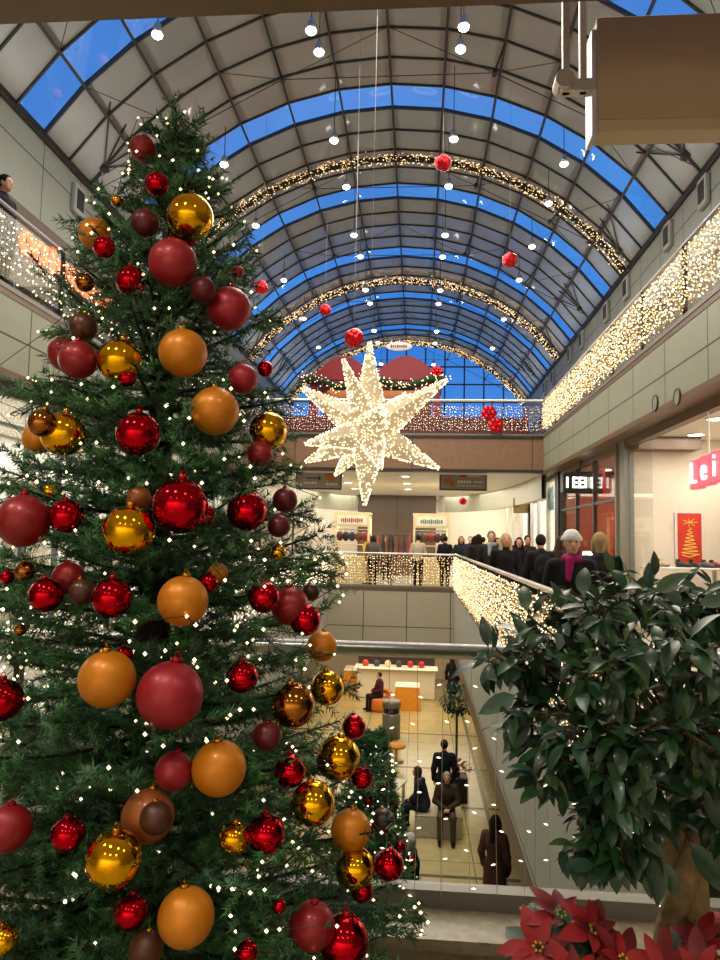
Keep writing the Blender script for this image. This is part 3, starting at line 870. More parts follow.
for j in range(len(BPA)):
    c, r = BPA[j], BRA[j]
    rel = tip - c
    dist = np.linalg.norm(rel, axis=1)
    dv = eye - c; dv[2] *= .5; dv /= np.linalg.norm(dv)
    al = rel @ dv
    perp = np.linalg.norm(rel - al[:, None] * dv, axis=1)
    cut = (dist < r * 1.08) | ((al > 0) & (al < 0.22) & (perp < r * .93))
    if r < 0.018 or BAUB[j][5] < 0: cut &= (dist < r * 1.08) | (NR.random(N) < .8)
    keep &= ~cut
base, tip, idx2 = base[keep], tip[keep], idx[keep]
V, Fc = None, None
A_, B_ = base.astype(np.float32), tip.astype(np.float32)
d = B_ - A_; d /= np.linalg.norm(d, axis=1, keepdims=True)
h = np.cross(d, NR.normal(size=d.shape)); h /= np.linalg.norm(h, axis=1, keepdims=True); w2 = np.cross(d, h)
wd = 0.0016
V = np.stack([A_ + h * wd, A_ - h * wd * .5 + w2 * wd * .9, A_ - h * wd * .5 - w2 * wd * .9, B_], 1).reshape(-1, 3)
q = np.array([(0, 1, 3), (1, 2, 3), (2, 0, 3)], dtype=np.int32)
Fc = (np.arange(len(A_))[:, None, None] * 4 + q[None]).reshape(-1, 3)
ndl = [mat('spruce needle deep green', '#24502a', 0.45, noise=0.3, scale=25), mat('spruce needle mid green', '#3b7539', 0.45, noise=0.25, scale=25), mat('spruce needle blue green', '#557f58', 0.45, noise=0.25, scale=25)]
segm = NR.choice(3, size=len(A), p=[.5, .33, .17])
me = arr_mesh('needles', V - np.array([[TX, TY, 0]]), Fc, ndl, np.repeat(segm[idx2], 3))
link('needles', me, tree)

# --- fairy lights wound through the tree
lights = thing('fairy_lights', 'tiny warm white fairy lights wound all through the big Christmas tree', 'string lights', (TX, TY, 0))
cand = []
while len(cand) < 950:
    i = R0.randrange(len(segA)); p = segB[i].copy(); rr = math.hypot(p.x - TX, p.y - TY)
    if rr < prof(p.z) * R0.uniform(.55, 1.0): continue
    er = Vector((p.x - TX, p.y - TY, 0)).normalized(); p += er * .012
    if p.y > TY + 0.2 * prof(p.z): continue
    if p.z > 2.1 and R0.random() < .35: continue
    pv = np.array(tuple(p))
    if (np.linalg.norm(BPA - pv, axis=1) < BRA * 1.12).any(): continue
    cand.append(p)
cand.sort(key=lambda p: -(Vector((TX, -9, 1.2)) - p).length + 0 * p.z)
near = sorted(cand, key=lambda p: p.y)
bm_ = arr_mesh('bulb', *bulbs_arrays([(0, 0, 0)], .0042), M['bulb_tree'])
for p in near[:100]:
    o = link('bulb', bm_, lights, p - Vector((TX, TY, 0)))
    o.rotation_euler = (R0.random() * 3, R0.random() * 3, 0)
rest = np.array([tuple(p - Vector((TX, TY, 0))) for p in near[100:]])
Vb, Fb = bulbs_arrays(rest, NR.uniform(.0033, .0046, len(rest)))
o = link('bulbs', arr_mesh('bulbs', Vb, Fb, M['bulb_tree']), lights); o['kind'] = 'stuff'
order = sorted(cand, key=lambda p: (round(p.z / .09), math.atan2(p.y - TY, p.x - TX)))
ca, cb_ = [], []
for a, b in zip(order[:-1], order[1:]):
    if (a - b).length < .22: ca.append(tuple(a - Vector((TX, TY, 0)))); cb_.append(tuple(b - Vector((TX, TY, 0))))
Vw, Fw_ = wires_arrays(ca, cb_, .0011)
link('cable', arr_mesh('cable', Vw, Fw_, M['wire_dark']), lights)

# ================================================================== FICUS, POINSETTIAS, PLANTER
m = MB(); m.cbox((0.62, 1.62, 0.17), (1.15, 0.78, 0.34), None, .015)
pt = thing('planter', 'low stone planter box under the potted ficus and the poinsettias', 'planter', (0.62, 1.62, 0))
m.build('box', M['granite'], pt)
m = MB(); m.cbox((0.62, 1.62, 0.35), (1.05, 0.68, 0.03)); m.build('soil', mat('dark potting soil', '#2a1e14', 0.95, noise=0.4, scale=60, bump=.6), pt)

def leaf_arrays(base, d, nrm, L, Wd, droop, fold=0.25, n=5):
    """a pointed oval leaf blade, folded along the midrib, 2 x n quads"""
    d = d.normalized(); s = d.cross(nrm).normalized(); u = s.cross(d).normalized()
    vs, fs = [], []
    p = Vector(base); ang = 0
    for i in range(n + 1):
        t = i / n
        w = Wd * (math.sin(math.pi * min(1, t ** 0.85)) ** 0.8) * (1 - .12 * t) if 0 < t < 1 else 0.0004
        dd = d * math.cos(ang) - u * math.sin(ang); uu = u * math.cos(ang) + d * math.sin(ang)
        vs += [p - s * w + uu * (w * fold), p, p + s * w + uu * (w * fold)]
        p = p + dd * (L / n); ang += droop / n
    for i in range(n):
        a = i * 3
        fs += [(a, a + 1, a + 4, a + 3), (a + 1, a + 2, a + 5, a + 4)]
    return vs, fs

LEAF = [mat('ficus leaf dark', '#14321b', 0.42, noise=0.2, scale=20, coat=.15), mat('ficus leaf mid', '#1f4520', 0.42, noise=0.2, scale=20, coat=.15),
        mat('ficus leaf bluish', '#294a37', 0.38, noise=0.2, scale=20, coat=.2), mat('ficus leaf olive', '#3b5429', 0.42, noise=0.2, scale=20, coat=.15)]
fx = thing('potted_ficus', 'leafy potted ficus with a thick braided trunk beside the red poinsettias', 'plant', (0.60, 1.72, 0.35))
m = MB(); m.smooth = True
T0, T1 = Vector((0.575, 1.72, 0.34)), Vector((0.62, 1.74, 1.02))
for k in range(3):
    pts = []
    for i in range(22):
        t = i / 21; a = 2 * math.pi * (k / 3 + 1.15 * t)
        pts.append(T0.lerp(T1, t) + Vector((math.cos(a), math.sin(a), 0)) * (.030 - .006 * t))
    m.tube(pts, [.034 - .008 * i / 21 for i in range(22)], 10)
m.build('trunk', mat('pale ficus bark', '#8b7552', 0.85, noise=0.35, scale=25, bump=0.8), fx)
bw, lf = MB(), MB()
bw.smooth = True; lf.smooth = True
rg = random.Random(21)
CC = Vector((0.60, 1.70, 1.10))
lobes = [((595, 610), 1.55), ((640, 590), 1.75), ((690, 600), 1.70), ((560, 625), 1.62), ((530, 650), 1.66), ((600, 660), 1.48), ((655, 660), 1.45), ((705, 660), 1.45),
         ((548, 705), 1.62), ((580, 720), 1.52), ((630, 725), 1.45), ((685, 725), 1.44), ((550, 760), 1.58), ((590, 780), 1.52), ((632, 770), 1.5), ((700, 765), 1.55),
         ((585, 805), 1.56), ((625, 815), 1.54), ((712, 800), 1.62), ((600, 838), 1.56), ((622, 842), 1.55), ((505, 655), 1.68), ((520, 700), 1.68), ((590, 585), 1.7), ((720, 575), 1.7), ((715, 600), 1.85), ((665, 575), 1.9), ((615, 585), 1.85), ((560, 680), 1.8), ((610, 700), 1.85), ((680, 690), 1.85), ((640, 640), 1.95), ((570, 740), 1.8), ((625, 770), 1.8), ((690, 780), 1.8),
         ((735, 640), 1.6), ((740, 720), 1.55), ((745, 790), 1.6), ((750, 690), 1.8)]
shoots = []
for (pp, Y) in lobes:
    c = at(pp[0], pp[1] + (16 if pp[1] < 650 else 8 if pp[1] < 740 else 0), Y)
    root = Vector((0.62, 1.74, 1.0 - max(0, (1.05 - c.z)) * .35))
    mid = root.lerp(c, .5) + Vector((0, 0, .06))
    pts = [root, root.lerp(mid, .5) + Vector((0, 0, .02)), mid, mid.lerp(c, .5), c]
    bw.tube(pts, [.008, .007, .005, .004, .003], 6)
    for j in range(7):
        d = Vector((rg.uniform(-1, 1), rg.uniform(-1, .7), rg.uniform(-.7, .8))).normalized()
        e = c + d * rg.uniform(.05, .10)
        bw.tube([c.lerp(mid, .15), c.lerp(e, .6), e], [.003, .0025, .0018], 5)
        shoots.append((c, e, d))
for (c, e, d) in shoots:
    nl_ = rg.randint(5, 8)
    for j in range(nl_):
        t = j / (nl_ - 1); b0 = c.lerp(e, .25 + .75 * t); a = rg.uniform(0, 6.28)
        u, v, w = frame_of(d)
        dirn = (w * rg.uniform(.2, .9) + (u * math.cos(a) + v * math.sin(a)) * 1.0 + Vector((0, -.15, -0.40))).normalized()
        nrm = Vector((rg.uniform(-.5, .5), rg.uniform(-.8, .1), 1)).normalized()
        L = rg.uniform(.04, .078); lf.cur = rg.choices((0, 1, 2, 3), (5, 4, 3, 1))[0]
        st = b0 + dirn * .014
        bw.tube([b0, st], .0012, 4, False)
        vs, fs = leaf_arrays(st, dirn, nrm, L, L * rg.uniform(.18, .24), rg.uniform(.3, 1.1))
        lf.add(vs, fs)
# long leaves hanging beside the trunk and out to the void
for (px, py, Y, ang, L) in ((606, 842, 1.55, -1.9, .085), (612, 846, 1.54, -1.5, .09), (622, 842, 1.55, -1.1, .085), (655, 850, 1.52, -1.6, .10), (690, 842, 1.55, -1.0, .10), (700, 850, 1.55, -.7, .09), (705, 790, 1.55, -1.2, .09), (520, 668, 1.62, -2.9, .08), (530, 720, 1.6, -2.3, .09), (515, 695, 1.6, -2.7, .09), (540, 745, 1.6, -2.0, .08), (632, 640, 1.45, -1.35, .10), (655, 592, 1.6, .6, .08), (612, 572, 1.6, 1.9, .05), (600, 600, 1.6, 2.4, .07), (700, 605, 1.6, .4, .08)):
    b0 = at(px, py, Y); dirn = Vector((math.cos(ang), -.25, math.sin(ang)))
    lf.cur = rg.choice((0, 1, 2)); vs, fs = leaf_arrays(b0, dirn, Vector((rg.uniform(-.3, .3), -1, .45)), L, L * .23, rg.uniform(-.1, .5)); lf.add(vs, fs)
    bw.tube([b0 - Vector(dirn).normalized() * .05 + Vector((.01, .05, .0)), b0], .0016, 4, False)
bw.build('branch', mat('green brown ficus twig', '#4a4526', 0.7, noise=0.2), fx)
lf.build('foliage', LEAF, fx)

PR = [mat('poinsettia bract bright red', '#8f0a14', 0.65, noise=0.18, scale=30), mat('poinsettia bract deep red', '#6a0810', 0.65, noise=0.18, scale=30)]
PG = mat('poinsettia leaf green', '#173518', 0.5, noise=0.2, scale=20)
PY = mat('poinsettia flower bead', '#b8a020', 0.5, noise=0.1)
POT = mat('terracotta pot', '#8a4a2e', 0.8, noise=0.15)
def poinsettia(label, cx, cy, heads, seed):
    rg = random.Random(seed)
    t = thing('poinsettia', label, 'plant', (cx, cy, .365), 0, 'poinsettias in the planter')
    m = MB(); m.smooth = True; m.lathe((cx, cy, .365), [(0, 0), (.045, 0), (.062, .085), (.066, .085), (.066, .1), (.055, .1), (.05, .085), (0, .085)], 20); m.build('pot', POT, t)
    st, gl = MB(), MB(); st.smooth = gl.smooth = True
    for hp in heads:
        hp = Vector(hp); st.tube([(cx, cy, .44), ((cx + hp.x) / 2, (cy + hp.y) / 2, .44 + (hp.z - .44) * .6), hp], .004, 6)
        fl = MB(); fl.smooth = True
        n = rg.randint(9, 11); tilt = Vector((hp.x - cx, hp.y - cy - .10, .22)).normalized(); u, v, w = frame_of(tilt)
        for i in range(n):
            a = 2 * math.pi * i / n + rg.uniform(-.15, .15); lay = i % 2
            dirn = (u * math.cos(a) + v * math.sin(a)) + w * (.25 + .3 * lay)
            L = (.078 if not lay else .055) * rg.uniform(.85, 1.15); fl.cur = rg.choice((0, 0, 1))
            vs, fs = leaf_arrays(hp + dirn.normalized() * .006, dirn, w, L, L * .23, rg.uniform(.2, .9), .22, 6); fl.add(vs, fs)
        h = fl.build('flower_head', PR, t)
        bd = MB(); bd.smooth = True
        for i in range(6): bd.sphere(hp + w * .012 + u * .009 * math.cos(i * 1.05) + v * .009 * math.sin(i * 1.05), .0032, 8, 6)
        bd.build('flower_beads', PY, h)
        for i in range(6):
            a = rg.uniform(0, 6.28); dirn = (u * math.cos(a) + v * math.sin(a)) - w * .1
            vs, fs = leaf_arrays(hp - w * .03, dirn, w, .10, .03, .5, .15, 5); gl.add(vs, fs)
    st.build('stem', PG, t); gl.build('leaves', PG, t)
    return t
poinsettia('red poinsettia in front of the stone kerb, left of the ficus trunk', .27, 1.60, [tuple(at(560, 918, 1.62)), tuple(at(592, 932, 1.56)), tuple(at(538, 950, 1.55)), tuple(at(575, 985, 1.46)), tuple(at(620, 962, 1.52)), tuple(at(545, 990, 1.5))], 3)
poinsettia('red poinsettia tucked behind the ficus trunk at the edge of the planter', .70, 1.60, [tuple(at(700, 945, 1.62)), tuple(at(735, 930, 1.7)), tuple(at(665, 970, 1.5)), tuple(at(700, 975, 1.5))], 8)

# ================================================================== STAR, GARLANDS, HANGING LAMPS AND BALLS
STAR = at(370, 432, 9.0)
star = thing('star_lantern', 'big many-pointed glowing star lantern hanging over the void', 'star lantern', STAR)
star_m = mat('frosted star skin', '#b8a888', 0.6, noise=0.05, emit=(1.0, 0.76, 0.46), estr=0.24)
px2m = 9.0 / 720
SP = [((-2, 92), -.05, 1.0, .25), ((-25, 66), -.45, .8, .20), ((-73, 47), .05, 1.0, .24), ((-67, -30), .15, 1.0, .23), ((-60, -18), -.5, .85, .22), ((-4, -74), .0, 1.0, .24),
      ((70, -36), .05, 1.0, .23), ((77, 54), .0, 1.0, .24), ((14, -42), -.55, .8, .19), ((15, 15), -.75, .8, .22), ((5, 5), .9, .8, .24), ((35, 50), .6, .8, .2), ((-40, -40), .6, .8, .2)]
cone_pts = []
for (dx, dz), dy, sc, rb_ in SP:
    tipv = Vector((dx * px2m, dy, dz * px2m)); L = tipv.length; u, v, w = frame_of(tipv)
    m = MB(); n = 6
    vs = [STAR + (u * math.cos(2 * math.pi * i / n) + v * math.sin(2 * math.pi * i / n)) * rb_ + w * 0.10 for i in range(n)] + [STAR + (u * math.cos(2 * math.pi * i / n) + v * math.sin(2 * math.pi * i / n)) * .012 + tipv for i in range(n)]
    m.add(vs, [(i, (i + 1) % n, n + (i + 1) % n, n + i) for i in range(n)] + [tuple(range(n))[::-1], tuple(range(n, 2 * n))])
    m.build('star_point', star_m, star)
    k = int(480 * L)
    for i in range(k):
        t = R0.random() ** 1.4; a = R0.uniform(0, 6.28); r = rb_ * (1 - t) + .012 * t
        c = (u * math.cos(a) + v * math.sin(a))
        cone_pts.append(tuple(w * (0.10 + (L - .10) * t) + c * (r * .97 + .006)))
m = MB(); m.sphere(STAR, .27, 16, 10); m.build('star_body', star_m, star)
V_, F_ = bulbs_arrays(cone_pts, NR.uniform(.007, .012, len(cone_pts)))
o = link('bulbs', arr_mesh('star_bulbs', V_, F_, emat('star led', (1.0, .84, .56), 2.0)), star); o['kind'] = 'stuff'
m = MB(); ztop = ZC + math.sqrt(RAD ** 2 - (STAR.x - XC) ** 2)
m.tube([STAR + Vector((-.02, -.05, 1.1)), (STAR.x, STAR.y, ztop)], .003, 6); m.build('hanging_cable', M['cable'], star)

# --- light garlands along three arches
for y, lab in ((19.75, 'golden light garland on the vault arch nearest to the photographer'), (29.4, 'golden light garland on the middle arch of the vault'), (39.0, 'golden light garland on the last arch at the glazed end wall')):
    g = thing('arch_garland', lab, 'garland', (XC, y, ZA), 0, 'light garlands on the arches')
    P = []; n = 2300
    a = NR.uniform(-AMAX, AMAX, n); rr = RAD - .17 + NR.normal(0, .06, n); yy = NR.normal(0, .10, n)
    P = np.stack([rr * np.sin(a), yy, ZC - ZA + rr * np.cos(a)], 1)
    V_, F_ = bulbs_arrays(P, NR.uniform(.012, .022, n) * (1 if y < 25 else 1.25)); 
    mi = np.repeat(NR.integers(0, 3, n), 8)
    o = link('bulbs', arr_mesh('garland_bulbs', V_, F_, [M['bulb_gold'], M['bulb'], M['bulb_gold']], mi), g); o['kind'] = 'stuff'
    m = MB(); m.smooth = True
    m.tube([(XC + (RAD - .17) * math.sin(t), y, ZC + (RAD - .17) * math.cos(t)) for t in np.linspace(-AMAX, AMAX, 41)], .085, 8)
    m.build('garland', mat('dark fir garland', '#23241a', 0.9, noise=0.4, scale=30), g)

# --- ceiling spotlights hanging from the vault
def roof_z(x): return ZC + math.sqrt(max(RAD ** 2 - (x - XC) ** 2, 0))
SPM = [M['steel_dark'], M['lamp']]
def pend(x, y, drop, label, power, grp='spotlights hanging from the vault'):
    z = roof_z(x) - drop
    t = thing('hanging_spotlight', label, 'spotlight', (x, y, z), 0, grp)
    m = MB(); m.smooth = True; m.tube([(x, y, roof_z(x) + .0), (x, y, z + .20)], .010, 6); m.build('rod', M['steel_dark'], t)
    m = MB(); m.smooth = True; m.lathe((x, y, z), [(0, .22), (.05, .21), (.075, .14), (.10, .0), (.092, .0), (.07, .12), (0, .14)], 14); m.build('lamp_shade', M['steel'], t)
    m = MB(); m.smooth = True; m.sphere((x, y, z + .0), .10, 12, 8, (1, 1, .7)); m.build('lamp_bulb', M['lamp'], t)
    if power: spot('hanging_spotlight_light', (x, y, z - .08), power, 150, .9, NEUT, .09)
k = 0
ordn = ['first', 'second', 'third', 'fourth', 'fifth', 'sixth', 'seventh', 'eighth', 'ninth', 'tenth', 'eleventh', 'twelfth', 'thirteenth']
ys = [8.4, 9.6, 12.2, 13.2, 15.8, 18.6, 21.0, 23.4, 25.8, 28.2, 31.0, 34.0, 37.0]
for col, nm in ((-2.06, 'left of the crown line'), (0.68, 'right of the crown line')):
    for i, y in enumerate(ys):
        pend(col, y, 1.45 if i % 2 else 1.75, 'round spotlight hanging under the vault, %s of the row %s' % (ordn[i], nm), 0 if i % 2 else 170)
for col, nm, ys2 in ((-4.8, 'row near the left wall', (11.9, 16.4, 19.8, 24.2, 28.6, 33.0)), (3.3, 'row near the right wall', (11.0, 16.6, 18.6, 21.4, 24.2, 28.6, 33.0))):
    for i, y in enumerate(ys2):
        pend(col, y, .95, 'small spotlight on a short rod, %s of the %s' % (ordn[i], nm), 120 if i % 2 == 0 else 0)

# --- red ball clusters hanging under the vault
RB = mat('red glitter ball', '#d0101c', 0.22, 0.6, noise=0.35, scale=60)
for px, py, rp, Y, lab in ((443, 163, 9, 13.5, 'large red ball hanging highest under the vault, before the first light garland'), (510, 260, 8, 16, 'red ball hanging under the right side of the vault'),
                           (354, 338, 10.5, 12, 'red ball hanging just above the tip of the star lantern'), (325, 310, 6.5, 18, 'small red ball hanging upper left of the star lantern'),
                           (261, 287, 7.5, 16, 'red ball hanging left under the vault close to the Christmas tree'), (463, 501, 4, 21.5, 'tiny red ball hanging below the right direction sign')):
    p = at(px, py, Y); r = rp / 720 * Y
    t = thing('hanging_ball', lab, 'ornament', p, 0, 'red balls hanging under the vault')
    m = MB(); m.smooth = True
    for i in range(14):
        a = i * 2.399; zz = 1 - 2 * (i + .5) / 14; q = math.sqrt(1 - zz * zz)
        m.sphere(p + Vector((q * math.cos(a), q * math.sin(a), zz)) * r * .42, r * .58, 12, 8)
    m.build('ball', RB, t)
    m = MB(); top = roof_z(p.x) if p.z > 4.5 else Z2B
    m.tube([p + Vector((0, 0, r * .9)), (p.x, p.y, top)], .003, 5); m.build('hanging_cable', M['cable'], t)

# --- square wall loudspeakers on the upper walls
def wall_box(x, y, z, s, label):
    t = thing('wall_loudspeaker', label, 'loudspeaker', (x, y, z), 0, 'square loudspeakers on the upper walls')
    m = MB(); m.cbox((x - s * .05, y, z), (.10, .46, .62), None, .02); m.build('housing', mat('pale grey housing', '#b9b7ad', .5, noise=.03) if 'pale grey housing' not in bpy.data.materials else bpy.data.materials['pale grey housing'], t)
    m = MB(); m.cbox((x - s * .105, y, z), (.012, .30, .42)); 
    for i in range(6): m.cbox((x - s * .113, y, z - .17 + i * .068), (.008, .28, .02))
    m.build('grille', M['steel_dark'], t)
for i, (px, py) in enumerate(((706, 192), (670, 236), (628, 288), (608, 312), (583, 340), (571, 355), (554, 377), (546, 388))):
    d = at(px, py, 1.0); Y = WR / d.x
    wall_box(WR, Y, at(px, py, Y).z, 1, 'square loudspeaker on the right upper wall, %s one counted from the near end' % ordn[i])
d = at(76, 201, 1.0); Y = WL / d.x; wall_box(WL, Y, at(76, 201, Y).z, -1, 'square loudspeaker on the left upper wall beside the tree top')

# --- orange letters of the upper left shop
OR = emat('orange sign light', (1.0, .16, .02), 1.3)
sg = thing('shop_sign', 'row of rounded orange sign letters behind the upper left light curtain', 'sign', (WL + .1, 11, 6.7))
for i, kind in enumerate('oaloaetoal'):
    y = 12.2 + i * .46; z = 6.74
    m = MB(); m.smooth = True
    ring = [(WL + .12, y + .17 * math.cos(t), z + .17 * math.sin(t)) for t in np.linspace(0, 2 * math.pi, 20)]
    if kind in 'oae': m.tube(ring, .06, 8, False)
    if kind in 'a': m.tube([(WL + .12, y + .17, z + .2), (WL + .12, y + .17, z - .2)], .06, 8)
    if kind in 'e': m.tube([(WL + .12, y - .17, z), (WL + .12, y + .17, z)], .05, 8)
    if kind in 'lt': m.tube([(WL + .12, y, z + .3), (WL + .12, y, z - .2)], .06, 8)
    if kind in 't': m.tube([(WL + .12, y - .15, z + .12), (WL + .12, y + .15, z + .12)], .05, 8)
    m.build('sign_letter', OR, sg)
m = MB(); m.box((WL + .02, 8.8, 5.95), (WL + .06, 19.5, 7.1)); m.build('sign_back', mat('pale sign panel', '#6e665a', .5, noise=.1), sg)
m = MB()
for y in np.arange(4.4, 19.6, 1.9): m.box((WL, y - .05, Z2), (WL + .05, y + .05, 7.12))
structure('trim_upper_shop_mullions', m, M['darktrim'])

# --- hanging direction signs
def dir_sign(name, label, c, w, h, d, kind):
    t = thing(name, label, 'sign', c)
    c = Vector(c); y = c.y - d / 2
    m = MB(); m.cbox(c, (w, d, h), None, .012); m.build('housing', mat('dark sign housing', '#3a332d', .45, noise=.05), t)
    m = MB(); m.cbox((c.x, y - .004, c.z), (w * .94, .012, h * .86)); f = m.build('sign_face', mat('grey sign face ' + kind, '#8a8176', .4, noise=.04), t)
    wm, rm, om = M['white'], M['red'], mat('orange food print', '#a5602c', .5, noise=.4, scale=20)
    yy = y - .012
    if kind == 'food':
        m = MB(); m.cbox((c.x - .20, yy, c.z + .02), (.34, .006, .035)); m.add([(c.x - .02, yy, c.z + .10), (c.x + .08, yy, c.z + .02), (c.x - .02, yy, c.z - .06)], [(0, 1, 2)]); m.build('arrow', mat('dark print', '#211d1a', .5, noise=0), f)
        m = MB(); m.smooth = True; m.sphere((c.x + .35, yy, c.z + .06), .17, 18, 10, (1, .08, .65)); m.build('food_picture', om, f)
        m = MB()
        for i in range(5): m.cbox((c.x - .42 + i * .085, yy, c.z - .12), (.055, .006, .045))
        for i in range(4): m.cbox((c.x + .25 + i * .09, yy, c.z - .15), (.06, .006, .05))
        m.build('lettering', wm, f)
    else:
        m = MB(); m.smooth = True; m.sphere((c.x - .0, yy, c.z + .12), .075, 16, 10, (1.3, .1, .7)); m.build('logo', rm, f)
        m = MB(); m.smooth = True; m.sphere((c.x - .42, yy, c.z - .03), .12, 14, 10, (1, .08, 1.1)); m.sphere((c.x - .32, yy, c.z - .12), .09, 14, 10, (1, .08, .8)); m.build('food_picture', om, f)
        m = MB()
        for i in range(7): m.cbox((c.x + .14 + i * .055, yy, c.z + .11), (.035, .006, .035))
        for i in range(5): m.cbox((c.x - .12 + i * .08, yy, c.z - .06), (.055, .006, .07))
        for i in range(5): m.cbox((c.x + .32 + i * .055, yy, c.z - .06), (.035, .006, .05))
        for i in range(13): m.cbox((c.x - .15 + i * .055, yy, c.z - .17), (.035, .006, .03))
        m.build('lettering', wm, f)
    for s in (-1, 1):
        m = MB(); m.tube([(c.x + s * w * .4, c.y, c.z + h / 2), (c.x + s * w * .4, c.y, Z2B + .02)], .012, 6); m.build('hanger', M['steel_dark'], t)
dir_sign('direction_sign', 'dark direction sign with a burger picture hanging under the bridge, left of the star tip', at(319, 479, 20.9), 1.36, .62, .1, 'food')
dir_sign('direction_sign', 'dark direction sign with a red logo hanging under the bridge, right of the star', at(463, 480, 20.9), 1.36, .62, .1, 'logo')
# the large sign seen from its blank side, overhead
c = at(592, 75, 2.9); sx = c.x
t = thing('hanging_sign', 'large blank brown back of a sign box hanging overhead in the upper right corner', 'sign', (sx + .62, 2.95, 3.41))
bm_s = mat('brown sign back', '#b09a7d', .5, noise=.04)
m = MB(); m.cbox((sx + .62, 2.94, 3.455), (1.2, .10, .455), None, .006); m.build('sign_box', bm_s, t)
m = MB(); m.cbox((sx + .62, 2.94, 3.205), (1.2, .11, .05), None, .004); m.build('bottom_edge', mat('light brown sign edge', '#bda88b', .45, noise=.03), t)
m = MB(); m.cbox((sx + .012, 2.97, 3.41), (.02, .12, .46)); m.build('lit_side', mat('pale acrylic side', '#c3c8d6', .3, noise=0), t)
m = MB(); m.smooth = False
for dx in (-.10, -.03): m.cbox((sx + dx, 2.93, 3.85), (.028, .02, .95))
m.cbox((sx - .06, 2.93, 3.40), (.14, .05, .05)); m.tube([(sx - .11, 2.89, 3.42), (sx - .11, 2.97, 3.42)], .04, 14)
m.cbox((sx - .06, 2.68, 4.27), (.12, .52, .05)); m.build('bracket', M['steel'], t)

# ================================================================== SHOPS
XS = 3.72      # shop front line of the right aisle
def shop_lamps(pts, label):
    for i, (x, y, z) in enumerate(pts):
        t = thing('downlight', label, 'ceiling light', (x, y, z), 0, label)
        m = MB(); m.smooth = True; m.lathe((x, y, z), [(.13, -.02), (.15, -.02), (.15, .0), (.13, .0), (.13, -.02)], 16); m.build('lamp_ring', M['white'], t)
        m = MB(); m.lathe((x, y, z), [(0, -.012), (.13, -.012), (.13, -.004), (0, -.004)], 16); m.build('lamp_bulb', M['lamp'], t)

# --- right row: partitions and back walls
for y, nm in ((13.35, 'a'), (19.4, 'b')):
    m = MB(); m.box((XS, y, 0), (8.2, y + .14, Z2B)); structure('wall_shop_partition_' + nm, m, M['whitewarm'])
m = MB(); m.box((5.55, 5.0, 0), (5.7, 13.35, Z2B)); structure('wall_shoe_shop_inner', m, M['whitewarm'])
m = MB(); m.box((8.2, 4.6, 0), (8.35, 32, Z2B)); structure('wall_shop_rear', m, M['whitewarm'])
m = MB(); m.box((XS - .02, 2.6, Z2B - .16), (XS + .12, 13.35, Z2B)); m.box((XS - .02, 13.35, Z2B - .14), (XS + .12, 31, Z2B)); structure('trim_shopfront_head', m, M['browntrim'])
m = MB()
m.box((XS - .05, 13.2, 0), (XS + .12, 13.5, Z2B)); m.box((XS - .05, 13.75, 0), (XS + .02, 13.85, Z2B)); structure('pillar_shop_a', m, mat('grey green pillar', '#77766a', .4, noise=.05))
m = MB(); m.box((XS - .06, 19.3, 0), (XS + .14, 19.75, Z2B)); structure('pillar_shop_b', m, M['darktrim'])
m = MB(); m.box((XS - .05, 24.4, 0), (XS + .10, 24.7, Z2B)); structure('pillar_shop_c', m, M['darktrim'])
def window(n, y0, y1, ms, x=XS + .02, frame=M['darktrim'], zt=Z2B - .14, tr=None):
    w = thing('window_%d' % n, None, None, (x, (y0 + y1) / 2, 0)); w['kind'] = 'structure'
    m = MB(); m.box((x + .01, y0, .08), (x + .025, y1, zt)); m.build('pane', M['shop_glass'], w)
    m = MB()
    for y in ms: m.box((x - .03, y - .04, 0), (x + .05, y + .04, zt))
    m.box((x - .03, y0, 0), (x + .05, y1, .10))
    if tr: m.box((x - .02, y0, tr - .03), (x + .04, y1, tr + .03))
    m.build('window_frame', frame, w)
    return w
window(2, 13.9, 19.3, (13.95, 15.7, 17.4, 19.2), tr=2.35)
window(3, 19.75, 24.4, (19.8, 21.3, 22.9, 24.35), frame=M['steel'])
window(4, 24.7, 31.0, (24.75, 26.8, 28.9, 30.9), frame=M['steel'])
# red shop
m = MB(); m.box((8.0, 13.5, 0), (8.19, 19.4, Z2B)); m.box((XS + .15, 19.26, 0), (8.1, 19.39, Z2B)); m.box((5.2, 16.4, 0.0), (5.3, 19.2, 2.3)); structure('wall_red_shop', m, mat('orange red shop wall', '#8f3a22', .55, noise=.06))
m = MB(); m.box((XS + .12, 13.5, Z2B - .03), (8.2, 19.4, Z2B)); structure('ceiling_red_shop', m, mat('red brown shop ceiling', '#8a4a30', .5, noise=.05))
t = thing('display_column', 'dark display column with a lit top inside the red shop', 'display', (4.6, 15.2, 0))
m = MB(); m.box((4.45, 15.05, 0), (4.75, 15.35, 1.95)); m.build('body', M['steel_dark'], t); m = MB(); m.box((4.43, 15.03, 1.95), (4.77, 15.37, 2.08)); m.build('lit_top', emat('display light', (1, .92, .8), 3), t)
t = thing('wall_panel', 'bright orange display panel standing in the window of the red shop', 'display', (4.25, 17.2, 0))
m = MB(); m.cbox((4.25, 17.0, 1.55), (.05, 1.5, 1.3), None, .01); m.build('board', mat('orange panel', '#d8501c', .5, noise=.05), t)
m = MB(); m.box((4.2, 16.4, 0), (4.3, 16.46, .92)); m.box((4.2, 17.5, 0), (4.3, 17.56, .92)); m.build('foot', M['steel_dark'], t)
t = thing('sideboard', 'low dark sideboard along the window of the red shop', 'cabinet', (4.15, 18.2, 0))
m = MB(); m.box((3.95, 17.7, 0), (4.4, 19.2, 1.05)); m.build('body', mat('dark brown furniture', '#2a1a14', .5, noise=.15), t)
m = MB(); m.box((3.93, 17.68, 1.05), (4.42, 19.22, 1.09)); m.build('top', M['steel_dark'], t)
